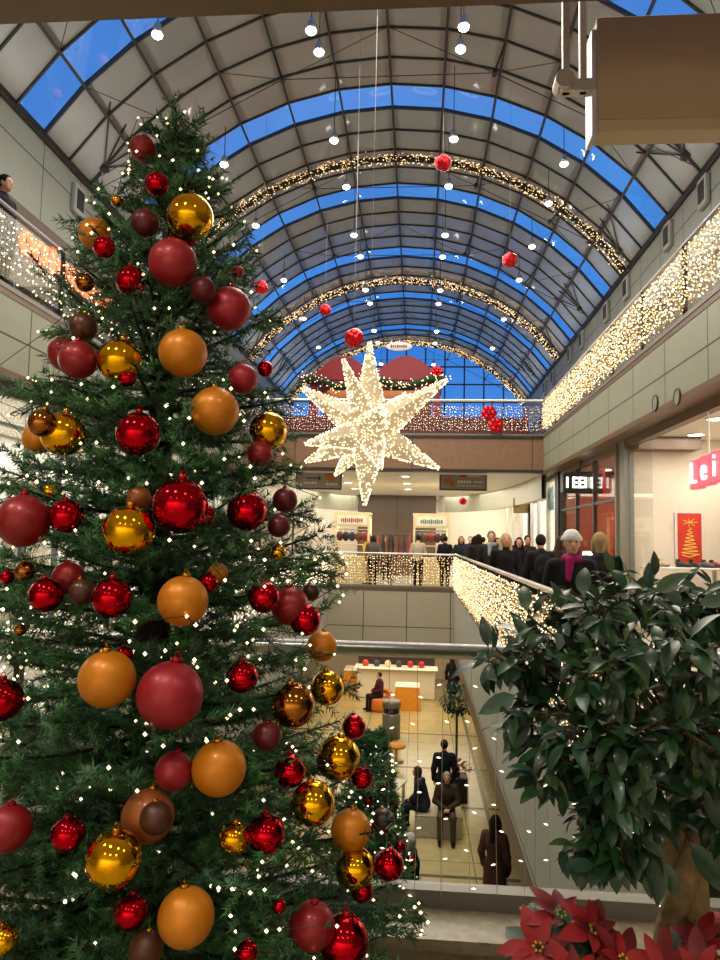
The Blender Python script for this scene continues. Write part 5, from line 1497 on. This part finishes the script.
def V3(*a): return np.array(a, float)
def person(label, x, y, z, facing, h=1.6, coat='#1b1a1d', legs='#1c1c22', hair='#3a2618', hairstyle='short', pose='stand', coat_len=.0, hat=None, scarf=None, backpack=None, bagc=None, res=.022, skin=SKIN, arms=None, shoes='#15120f', face=False, group=None, lean=0.0, phase=1, seat=.45):
    """one figure facing +y in its own space; facing = direction it looks to (degrees, 90 = down the hall)"""
    t = local_thing('person', label, 'person', (x, y, z), math.radians(facing - 90), group)
    s = h / 1.72
    hip = V3(0, 0, .93); 
    if pose == 'sit': hip = V3(0, 0, seat / s + .10)
    sh = hip + V3(0, lean, .50 if pose != 'sit' else .49); neck = sh + V3(0, .01 + lean * .2, .07); head = neck + V3(0, .03 + lean * .25, .155)
    J = {}
    for sd in (-1, 1):
        hp = hip + V3(sd * .09, 0, -.02)
        if pose == 'walk':
            f = .22 * sd * phase
            kn = hp + V3(.0, f * .55 + .05, -.43); an = kn + V3(0, f * .45 - .10 - (.08 if f < 0 else 0), -.40 + (.03 if f < 0 else 0))
        elif pose == 'sit':
            kn = hp + V3(sd * .05, .43, -.02); an = V3(kn[0] + sd * .0, kn[1] + .02, .09)
        else:
            kn = hp + V3(sd * .01, .015, -.43); an = kn + V3(0, -.02, -.40)
        an[2] = max(an[2], .075)
        shp = sh + V3(sd * .185, 0, -.01)
        am = (arms or {}).get(sd, 'down')
        if am == 'down': el = shp + V3(sd * .06, -.03 + (.06 * -sd * phase if pose == 'walk' else 0), -.29); wr = el + V3(-sd * .01, .08, -.25)
        elif am == 'front': el = shp + V3(sd * .05, .03, -.28); wr = el + V3(-sd * .14, .20, .02)
        elif am == 'lap': el = shp + V3(sd * .07, .06, -.28); wr = V3(sd * .05, hip[1] + .30, hip[2] + .12)
        elif am == 'pocket': el = shp + V3(sd * .10, -.06, -.27); wr = el + V3(-sd * .07, .12, -.18)
        J[sd] = (hp, kn, an, shp, el, wr)
    def limbs(g, legs_=True, arms_=True, torso=True):
        p = []
        if torso:
            p += [('e', hip + V3(0, 0, .02), V3(.155 + g, .115 + g, .13 + g)), ('c', hip + V3(0, 0, .08), sh + V3(0, 0, -.12), .115 + g, .125 + g), ('e', sh + V3(0, 0, -.13), V3(.165 + g, .11 + g, .17 + g)),
                  ('c', sh + V3(-.14, 0, -.015), sh + V3(.14, 0, -.015), .055 + g, .055 + g)]
        for sd in (-1, 1):
            hp, kn, an, shp, el, wr = J[sd]
            if legs_: p += [('c', hp, kn, .085 + g, .056 + g), ('c', kn, an, .055 + g, .038 + g)]
            if arms_: p += [('c', shp, el, .050 + g, .041 + g), ('c', el, wr, .040 + g, .029 + g)]
        return p
    def emit(name, prims, m, k=.03, r=None, par=t, cut=None):
        rr = r or res
        V, Fq = sdf_mesh(prims, rr / s, k, cut)
        return link(name, arr_mesh(name, V * s, Fq, m, None, True), par)
    hd = [('e', head, V3(.074, .092, .108)), ('e', head + V3(0, .035, -.065), V3(.052, .055, .055)), ('c', neck + V3(0, -.01, -.05), head + V3(0, -.015, -.06), .052, .05)]
    hd += [('e', head + V3(0, .098, -.022), V3(.014, .022, .024)), ('e', head + V3(.076, -.005, -.01), V3(.012, .022, .032)), ('e', head + V3(-.076, -.005, -.01), V3(.012, .022, .032))]
    body = limbs(0) + hd
    for sd in (-1, 1): body.append(('c', J[sd][2] + V3(0, -.03, -.03), J[sd][2] + V3(0, .12, -.045), .036, .028))
    body_o = emit('body', body, skin, .02, res * (.85 if not face else .6))
    # clothing
    up = limbs(.022, False, True)
    if coat_len > 0:
        if pose == 'sit': up += [('c', J[sd][0], J[sd][0] + (J[sd][1] - J[sd][0]) * coat_len * 1.4, .11, .085) for sd in (-1, 1)]
        else: up += [('c', hip + V3(sd * .05, 0, 0), hip + V3(sd * .07, 0, -coat_len), .135, .15) for sd in (-1, 1)]
    up += [('c', sh + V3(0, -.02, .03), neck + V3(0, -.005, -.01), .085, .068)]
    zc = hip[2] - .10 - coat_len
    emit('coat', up, cloth(coat), .035, None)
    emit('trousers', limbs(.016, True, False, False) + [('e', hip + V3(0, 0, -.01), V3(.165, .125, .12))], cloth(legs), .03)
    for sd in (-1, 1):
        a = J[sd][2]; zf = a[2] - .075
        emit('shoe', [('c', V3(a[0], a[1] - .045, zf + .045), V3(a[0], a[1] + .06, zf + .042), .045, .042), ('c', V3(a[0], a[1] + .06, zf + .04), V3(a[0], a[1] + .15, zf + .03), .042, .030), ('c', a + V3(0, -.01, .05), V3(a[0], a[1] - .02, zf + .05), .045, .046)], cloth(shoes), .02, res * .8)
        el, wr = J[sd][4], J[sd][5]
        d = Vector(wr - el).normalized(); up_ = Vector((sd * 1.0, 0, .3)) if abs(d.z) > .5 else Vector((0, 0, 1)); xs = d.cross(up_).normalized(); zs = xs.cross(d).normalized()
        hm = Matrix((xs * (1 if sd > 0 else 1), d, zs)).transposed().to_4x4()
        ho = link('hand', HAND_ME if skin is SKIN else HAND_ME, t)
        ho.matrix_local = Matrix.Translation(Vector(wr) * s) @ hm @ Matrix.Scale(s, 4)
    # hair / hat
    if hat:
        emit('hat', [('e', head + V3(0, -.012, .045), V3(.096, .112, .092)), ('c', head + V3(-.06, -.01, .03), head + V3(.06, -.01, .03), .055, .055), ('e', head + V3(0, -.015, .10), V3(.07, .08, .045))], cloth(hat), .02, res * .7, None or t, lambda G: head[2] + .022 - G[:, 2])
    hp_ = [('e', head + V3(0, -.018, .018), V3(.088, .100, .108))]
    cutf = lambda G: np.maximum(G[:, 1] - (head[1] + .052 + .0 * G[:, 2]), -1e9) * 1.0 - np.where(G[:, 2] > head[2] + .055, .06, 0)
    if hairstyle == 'long': hp_ += [('c', head + V3(sd * .075, -.02, 0), sh + V3(sd * .09, .035, -.06), .042, .035) for sd in (-1, 1)] + [('c', head + V3(0, -.06, 0), sh + V3(0, -.10, -.06), .07, .06)]
    elif hairstyle == 'bob': hp_ += [('c', head + V3(sd * .07, -.015, 0), head + V3(sd * .075, 0, -.12), .036, .030) for sd in (-1, 1)] + [('c', head + V3(0, -.06, 0), head + V3(0, -.05, -.13), .06, .05)]
    if not hat or hairstyle in ('long', 'bob'):
        emit('hair', hp_, cloth(hair), .02, res * .75, t, (lambda G: np.minimum(cutf(G), 9)) if hairstyle == 'short' else (lambda G: np.where((np.abs(G[:, 0] - head[0]) < .058) & (G[:, 2] < head[2] + .06) & (G[:, 1] > head[1] + .02), .02, -.05)))
    if scarf:
        emit('scarf', [('c', neck + V3(.06 * math.cos(a), .06 * math.sin(a) + .01, -.005), neck + V3(.06 * math.cos(a + .9), .06 * math.sin(a + .9) + .01, -.005), .045, .045) for a in np.arange(0, 6.3, .9)] + [('c', neck + V3(.03, .09, -.02), sh + V3(.05, .135, -.14), .045, .03)], cloth(scarf), .02, res * .7)
    # face
    m = MB(); m.smooth = True
    for sd in (-1, 1): m.sphere(Vector((head + V3(sd * .030, .083, .012)) * s), .0105 * s, 10, 6, (1.2, .5, .8))
    m.build('eyes', bpy.data.materials.get('eye') or mat('eye', '#20160f', .2, noise=0), t)
    m = MB(); m.smooth = True; m.sphere(Vector((head + V3(0, .087, -.062)) * s), .02 * s, 10, 6, (1.0, .35, .28)); m.build('mouth', bpy.data.materials.get('lips') or mat('lips', '#8f4640', .5, noise=0), t)
    if backpack:
        emit('backpack', [('e', sh + V3(0, -.20, -.20), V3(.15, .10, .22)), ('e', sh + V3(0, -.27, -.28), V3(.11, .06, .11))], cloth(backpack), .03)
    if bagc:
        c = J[1][5]; emit('shoulder_bag', [('e', V3(hip[0] + .22, .02, hip[2] - .02), V3(.06, .15, .13)), ('c', V3(.20, .0, hip[2] + .1), sh + V3(.16, 0, .05), .012, .012)], cloth(bagc), .02)
    return t

# --- the aisle on the right
def wp(px, py, Y): p = at(px, py, Y); return (max(p.x, 1.45) if Y < 22 else p.x), p.y
x_, y_ = wp(569, 556, 7.0)
person('woman walking towards us in a white knitted hat, magenta scarf and black jacket', x_, y_, 0, 268, 1.56, '#17171a', '#22222a', '#c9b59a', 'short', 'walk', .10, hat='#fffcf6', scarf='#b3256e', bagc='#2a2020', res=.016, face=True)
x_, y_ = wp(600, 556, 8.2)
person('blond person seen from behind next to the woman in the white hat', x_, y_, 0, 80, 1.58, '#1d1c20', '#20222c', '#b59a6a', 'bob', 'walk', .06)
x_, y_ = wp(541, 556, 11.4)
person('person seen from behind wearing a black jacket and a dark backpack', x_, y_, 0, 92, 1.58, '#161619', '#1b1b20', '#241a14', 'short', 'walk', .05, backpack='#101014')
x_, y_ = wp(502, 556, 12.2)
person('woman with long pale blond hair in a black coat by the aisle balustrade', x_, y_, 0, 275, 1.60, '#151416', '#1b1a1f', '#d8c192', 'long', 'walk', .25)
x_, y_ = wp(484, 556, 14.5)
person('grey haired man in a dark jacket over a pale shirt behind the blond woman', x_, y_, 0, 268, 1.66, '#2b2a2e', '#1f2026', '#77706a', 'short', 'walk', .05, scarf='#a7a9ad')
x_, y_ = wp(519, 556, 16.4)
person('dark haired woman in black near the black shop pillar, left of a pair', x_, y_, 0, 265, 1.56, '#1a1517', '#1d1a20', '#1d130d', 'long', 'walk', .2)
x_, y_ = wp(527, 556, 18.0)
person('person in brown beside the dark haired woman near the black shop pillar', x_, y_, 0, 280, 1.62, '#3a2a22', '#1d1a20', '#3a2618', 'short', 'walk', .05)
x_, y_ = wp(467, 556, 17.5)
person('dark clothed person walking behind the corner of the balustrade', x_, y_, 0, 100, 1.62, '#221c1b', '#1a1a1f', '#2b1d14', 'bob', 'walk', .15)
x_, y_ = wp(560, 556, 13.6)
person('woman with long brown hair looking into the red shop window', x_, y_, 0, 20, 1.58, '#2d1e1a', '#1f1c20', '#4a2e1c', 'long', 'stand', .15)
AIS = [(475, 20.5, '#3a2f2a', 1.60), (492, 20.0, '#1c1c20', 1.66), (497, 22.5, '#4a3a30', 1.58), (461, 22.8, '#26303c', 1.6), (508, 24.0, '#1b1b1f', 1.62), (483, 24.6, '#5a4a40', 1.6), (470, 26.0, '#2a2022', 1.62), (500, 27.5, '#24242c', 1.6)]
AL = ['in a grey brown coat', 'in a black coat, taller than its neighbours', 'in a mid brown coat', 'in a slate blue jacket', 'in a black jacket near the bright shop window', 'in a pale brown coat', 'in a dark plum jacket', 'in a dark blue grey coat, farthest']
for (px, Y, c, h), lb in zip(AIS, AL):
    x_, y_ = wp(px, 556, Y)
    person('distant shopper %s, end of the aisle' % lb, x_, y_, 0, R0.choice((265, 90, 280, 75)), h, c, '#1c1c22', R0.choice(('#2a1c12', '#5a4028', '#8a7350', '#1a120c')), R0.choice(('short', 'bob', 'long')), 'walk', .1, res=.03, phase=R0.choice((-1, 1)))
# --- at the stalls
x_, y_ = wp(418, 556, 23.6)
person('person in a cream top and dark trousers at the green lettered stall', x_, y_, 0, 92, 1.62, '#cfc0a6', '#17171b', '#2a1a12', 'short', 'stand', 0, res=.026, arms={-1: 'front', 1: 'front'})
x_, y_ = wp(445, 556, 23.4)
person('person in a navy jacket with a blue bag at the green lettered stall', x_, y_, 0, 80, 1.60, '#15161d', '#15151a', '#1d130d', 'short', 'stand', .05, res=.026, bagc='#23406a')
x_, y_ = wp(373, 560, 23.3)
person('person in black trousers and a grey top browsing the red lettered stall', x_, y_, 0, 95, 1.58, '#6a6058', '#141418', '#3a2618', 'bob', 'walk', 0, res=.026)
x_, y_ = wp(386, 560, 26.8)
person('distant person in dark clothes between the two stalls', x_, y_, 0, 270, 1.58, '#4a3a33', '#17171b', '#4a3320', 'short', 'walk', .05, res=.03)
# --- upper gallery, top left
p = at(0, 190, 9.0)
person('person in a dark coat leaning on the upper gallery rail at the left edge', -5.32, 8.42, Z2, 355, 1.62, '#12131c', '#14141a', '#1a120d', 'short', 'stand', .2)

# ================================================================== LOWER MALL
p = at_z(495, 819, ZG + 1.54)
person('woman with long dark hair in a brown coat standing alone on the lower floor', p.x, p.y, ZG, 60, 1.55, '#5e3c32', '#171518', '#22150f', 'long', 'stand', .42, bagc='#1a1413')
p = at_z(447, 775, ZG + 1.22)
bx, by = p.x, p.y
t = thing('bench', 'pale stone bench block on the lower floor under the seated shoppers', 'bench', (bx - .1, by + .35, ZG))
m = MB(); m.cbox((bx - .16, by + .24, ZG + .20), (.95, .6, .40), None, .02); m.build('block', mat('pale stone bench', '#b8ae98', .5, noise=.1, scale=15), t)
m = MB(); m.cbox((bx - .16, by + .24, ZG + .415), (.95, .6, .03), None, .008); m.build('seat', mat('bench slab', '#a89c80', .4, noise=.1), t)
person('elderly man in a brown jacket sitting on the lower bench', bx, by + .06, ZG, 268, 1.56, '#4a3a2c', '#5a4e3a', '#b0a89c', 'short', 'sit', .1, arms={-1: 'lap', 1: 'lap'}, skin=SKIN, lean=.06)
person('person in dark blue sitting on the lower bench, turned away beside the elderly man', bx - .44, by + .22, ZG, 165, 1.54, '#232b3d', '#1c2436', '#3a2a1c', 'bob', 'sit', .1, lean=.10, arms={-1: 'lap', 1: 'lap'}, scarf='#8a6a7a')
person('person in a navy jacket standing behind the lower bench, seen from behind', bx - .02, by + .95, ZG, 95, 1.60, '#20222e', '#1c1c22', '#3a281a', 'short', 'stand', .05)
p = at_z(411, 838, ZG + 1.56)
person('white haired person in black on the lower floor, close below the kerb', p.x, p.y, ZG, 170, 1.58, '#17171a', '#1b1b20', '#d5cfc4', 'bob', 'stand', .1, bagc='#141316', scarf='#7a746c')
p = at_z(453, 658, ZG + 1.62)
person('person in a long black coat walking on the lower floor near the far wall', p.x, p.y, ZG, 100, 1.66, '#121215', '#121216', '#1a120c', 'long', 'walk', .45, res=.03)
# orange-lit cubes, chairs and table at the far end
CUBE = mat('orange lounge fabric', '#d88a1c', .6, noise=.06); WT = mat('white table top', '#ece6d8', .35, noise=.02)
def cube(px, py, lab, w=.95):
    p = at_z(px, py, ZG)
    t = thing('lounge_table', lab, 'table', (p.x, p.y + w / 2, ZG))
    m = MB()
    a, b = w / 2, w / 2 * .86
    m.add([(p.x - a, p.y, ZG), (p.x + a, p.y, ZG), (p.x + a, p.y + w, ZG), (p.x - a, p.y + w, ZG), (p.x - b, p.y + w * .07, ZG + .78), (p.x + b, p.y + w * .07, ZG + .78), (p.x + b, p.y + w * .93, ZG + .78), (p.x - b, p.y + w * .93, ZG + .78)],
          [(0, 1, 5, 4), (1, 2, 6, 5), (2, 3, 7, 6), (3, 0, 4, 7), (0, 3, 2, 1)]); m.build('body', CUBE, t)
    m = MB(); m.cbox((p.x, p.y + w / 2, ZG + .795), (w * .9, w * .9, .03), None, .01); m.build('table_top', WT, t)
cube(407, 711, 'orange block table with white top standing free on the lower floor')
cube(357, 692, 'orange block table with white top half hidden behind the tree on the lower floor', 1.2)
p = at_z(379, 712, ZG); cx_, cy_ = p.x, p.y + .25
t = thing('armchair', 'rounded orange armchair on the lower floor under the seated maroon figure', 'chair', (cx_, cy_, ZG))
m = MB(); m.smooth = True; m.lathe((cx_, cy_, ZG), [(0, 0), (.36, 0), (.40, .1), (.40, .40), (.36, .44), (0, .44)], 20); m.build('seat', mat('orange armchair', '#c8701c', .6, noise=.06), t)
m = MB(); m.smooth = True
bp_ = [(cx_ + .36 * math.cos(a), cy_ + .36 * math.sin(a), ZG + .60) for a in np.linspace(-.7, 2.4, 12)]; m.tube(bp_, .09, 8); m.build('backrest', mat('orange armchair back', '#c8701c', .6, noise=.06), t)
person('person in maroon sitting in the orange armchair on the lower floor', cx_, cy_, ZG, 205, 1.58, '#4a1f28', '#1c1c24', '#2a1a12', 'short', 'sit', .05, res=.028, arms={-1: 'lap', 1: 'lap'}, seat=.44)
p = at_z(366, 690, ZG); 
person('person in green standing behind the farther orange table on the lower floor', p.x, p.y + 1.6, ZG, 270, 1.62, '#3a4a34', '#1c1c24', '#3a2818', 'short', 'stand', 0, res=.03)
# info pillar / bin
p = at_z(391, 738, ZG)
t = thing('litter_bin', 'grey cylindrical litter bin with a dark band on the lower floor', 'bin', (p.x, p.y, ZG))
m = MB(); m.smooth = True; m.lathe((p.x, p.y, ZG), [(0, 0), (.27, 0), (.27, .72), (.24, .74)], 20); m.lathe((p.x, p.y, ZG), [(.25, .9), (.28, .9), (.28, 1.08), (.2, 1.12), (0, 1.12)], 20); m.build('body', mat('grey bin metal', '#7d7767', .4, .3, noise=.08), t)
m = MB(); m.smooth = True; m.lathe((p.x, p.y, ZG), [(.24, .72), (.24, .9), (.0, .9)], 20); m.build('opening', M['black'], t)
# white counter with dark goods, far end
p0 = at(369, 676, 29.0); 
t = thing('sales_counter', 'white illuminated sales counter at the far end of the lower floor', 'counter', (-1.0, 27.6, ZG))
m = MB(); m.cbox((-.75, 27.7, ZG + .55), (2.9, .7, 1.1), None, .03); m.build('counter', mat('white counter', '#e6dfce', .3, noise=.02), t)
m = MB(); m.cbox((-.75, 27.5, ZG + 1.12), (3.1, .9, .05), None, .02); m.build('counter_top', WT, t)
m = MB(); m.cbox((-.75, 28.0, ZG + 1.40), (2.9, .05, .55)); m.build('back_board', mat('dark back board', '#251a18', .5, noise=.3, scale=8), t)
for i in range(6):
    g = MB(); g.smooth = True; g.sphere((0, 0, .10), .12, 12, 8, (1, 1, 1.1)); x = -1.9 + i * .42
    o = g.build('red_gift', M['red'] if i > 3 else GOODS[i % 8], None, (0, 0, 0)); o.location = (x, 27.5, ZG + 1.15); tag(o, 'small wrapped item on the white counter of the lower floor', 'goods', 'goods on the lower counter')
# angled pale table on the lower floor
p = at_z(402, 788, ZG + .74)
t = local_thing('table', 'pale rectangular cafe table on the lower floor left of the bench', 'table', (p.x - .72, p.y + .35, ZG), math.radians(-18))
m = MB(); m.cbox((0, 0, .74), (1.5, .75, .04), None, .01); m.build('table_top', mat('pale table top', '#cfc4ae', .4, noise=.05), t)
for sx in (-1, 1):
    for sy in (-1, 1):
        m = MB(); m.cbox((sx * .68, sy * .31, .36), (.05, .05, .72)); m.build('leg', M['steel'], t)
p = at_z(396, 762, ZG)
t = thing('stool', 'round orange stool behind the pale cafe table on the lower floor', 'stool', (p.x, p.y, ZG))
m = MB(); m.smooth = True; m.lathe((p.x, p.y, ZG), [(0, .38), (.24, .38), (.26, .42), (.24, .46), (0, .46)], 18); m.build('seat', CUBE, t)
m = MB(); m.smooth = True; m.lathe((p.x, p.y, ZG), [(0, 0), (.2, 0), (.2, .02), (.03, .03), (.03, .38), (0, .38)], 14); m.build('leg', M['steel'], t)
# ball topiary in a dark planter with poinsettia
p = at_z(456, 800, ZG); tx_, ty_ = p.x, p.y
t = thing('topiary_tree', 'slim ball topiary on a tall stem in a dark planter on the lower floor', 'plant', (tx_, ty_, ZG))
m = MB(); m.smooth = True; m.tube([(tx_, ty_, ZG + .5), (tx_, ty_, ZG + 2.0)], .028, 8); m.build('stem', mat('grey stem', '#4a443a', .8, noise=.2), t)
m = MB(); m.cbox((tx_, ty_, ZG + .28), (.5, .5, .56), None, .02); m.build('planter_box', M['black'], t)
lf = MB(); rg = random.Random(5)
for i in range(520):
    d = Vector((rg.gauss(0, 1), rg.gauss(0, 1), rg.gauss(0, 1))).normalized(); b0 = Vector((tx_, ty_, ZG + 2.25)) + d * .36 * rg.uniform(.55, 1.0)
    vs, fs = leaf_arrays(b0, d + Vector((rg.uniform(-.7, .7), rg.uniform(-.7, .7), rg.uniform(-.7, .7))), Vector((.1, .1, 1)).normalized() if abs(d.z) < .9 else Vector((1, 0, 0)), .12, .03, .5, .2, 3); lf.cur = rg.choice((0, 1)); lf.add(vs, fs)
lf.build('foliage', [LEAF[0], LEAF[1]], t)
t = thing('poinsettia', 'poinsettia at the foot of the ball topiary on the lower floor', 'plant', (tx_ + .05, ty_ - .05, ZG + .56))
rb2 = MB()
for i in range(50):
    a = rg.uniform(0, 6.28); rr = rg.uniform(.05, .26)
    vs, fs = leaf_arrays((tx_ + .05 + rr * math.cos(a), ty_ - .05 + rr * math.sin(a), ZG + .66 + rg.uniform(0, .2)), Vector((math.cos(a), math.sin(a), .3)), Vector((0, 0, 1)), .14, .04, .5, .2, 3); rb2.add(vs, fs)
rb2.build('bracts', PR[0], t)
m = MB(); m.tube([(tx_ + .05, ty_ - .05, ZG + .56), (tx_ + .05, ty_ - .05, ZG + .75)], .03, 6); m.build('stem', PG, t)
# the second Christmas tree, on the lower floor
p = at(373, 733, 10.2); cx2, cy2, cz2 = p.x - .02, p.y, p.z; H2 = cz2 - ZG
t2 = thing('christmas_tree', 'smaller Christmas tree with red balls standing on the lower floor', 'christmas tree', (cx2, cy2, ZG))
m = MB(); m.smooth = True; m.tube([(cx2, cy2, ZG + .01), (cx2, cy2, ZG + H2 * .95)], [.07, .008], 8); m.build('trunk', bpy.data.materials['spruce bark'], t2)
sa, sb = [], []
rg = random.Random(9)
for i in range(1500):
    u_ = rg.random() ** .8; zz = H2 * (.06 + .93 * u_); rr = (1 - u_) * .95 + .02; th = rg.uniform(0, 6.28); d = Vector((math.cos(th), math.sin(th), rg.uniform(-.25, .25)))
    st = rr * rg.uniform(.35, .85); a = Vector((0, 0, zz)) + d * st; sa.append(tuple(a)); sb.append(tuple(a + (d + Vector((rg.uniform(-.6, .6), rg.uniform(-.6, .6), rg.uniform(-.1, .5)))).normalized() * .2))
A = np.array(sa); B = np.array(sb); idx = np.repeat(np.arange(len(A)), 34); tt = NR.random(len(idx)); D = (B - A) / .2
bs = A[idx] + (B - A)[idx] * tt[:, None]; nd = D[idx] * .7 + NR.normal(0, .55, (len(idx), 3)); nd /= np.linalg.norm(nd, axis=1, keepdims=True)
V_, F_ = wires_arrays(bs, bs + nd * .05, .004)
link('needles', arr_mesh('needles', V_, F_, ndl[:2], np.repeat(NR.integers(0, 2, len(bs)), 6)), t2)
fl2 = thing('fairy_lights', 'white fairy lights on the smaller Christmas tree of the lower floor', 'string lights', (cx2, cy2, ZG))
P = []
for i in range(240):
    u_ = rg.random() ** .8; rr = (1 - u_) * 1.0 + .05; th = rg.uniform(0, 6.28); P.append((rr * math.cos(th), rr * math.sin(th), H2 * (.06 + .93 * u_)))
V_, F_ = bulbs_arrays(P, .013); o = link('bulbs', arr_mesh('bulbs', V_, F_, M['bulb_white']), fl2); o['kind'] = 'stuff'
for i in range(46):
    u_ = (i + .5) / 46 * .93; rr = (1 - u_) * .92 + .04; th = i * 2.399; r = rg.uniform(.05, .085)
    loc = Vector((cx2 + rr * math.cos(th), cy2 + rr * math.sin(th), ZG + H2 * (.08 + .9 * u_)))
    b = link('bauble', ball_me['s_red'][0], None, loc); b.scale = (r, r, r); tag(b, 'small red ball on the smaller Christmas tree of the lower floor', 'bauble', 'red balls on the lower tree')

# ================================================================== LED STRINGS ON THE NEAR BALUSTRADE
lb_me = arr_mesh('bulb', *bulbs_arrays([(0, 0, 0)], .0055), M['bulb_white'])
sock = MB(); sock.smooth = True; sock.tube([(0, 0, 0), (.016, 0, .003)], .0022, 6); 
for i in range(13):
    x = -.10 + i * .098 + R0.uniform(-.01, .01)
    lab = 'thin LED string hanging from the near handrail, %s counted from the tree' % (ordn[i])
    t = thing('light_string', lab, 'string lights', (x, 2.70, 1.06), 0, 'LED strings on the near balustrade')
    m = MB(); zb = .22 + R0.uniform(0, .12); m.tube([(x, 2.70, 1.06), (x + R0.uniform(-.01, .01), 2.70, .6), (x, 2.70, zb)], .0011, 4); m.build('wire', M['wire'], t)
    z = 1.0 - R0.uniform(0, .08); k = 0
    while z > zb and k < 8:
        s_ = R0.choice((-1, 1)); o = link('bulb', lb_me, t, (s_ * .014, -.002, z - 1.06)); o.scale = (1.7, .6, .6); o.rotation_euler = (0, R0.uniform(-.4, .4), 0)
        z -= R0.uniform(.09, .14); k += 1
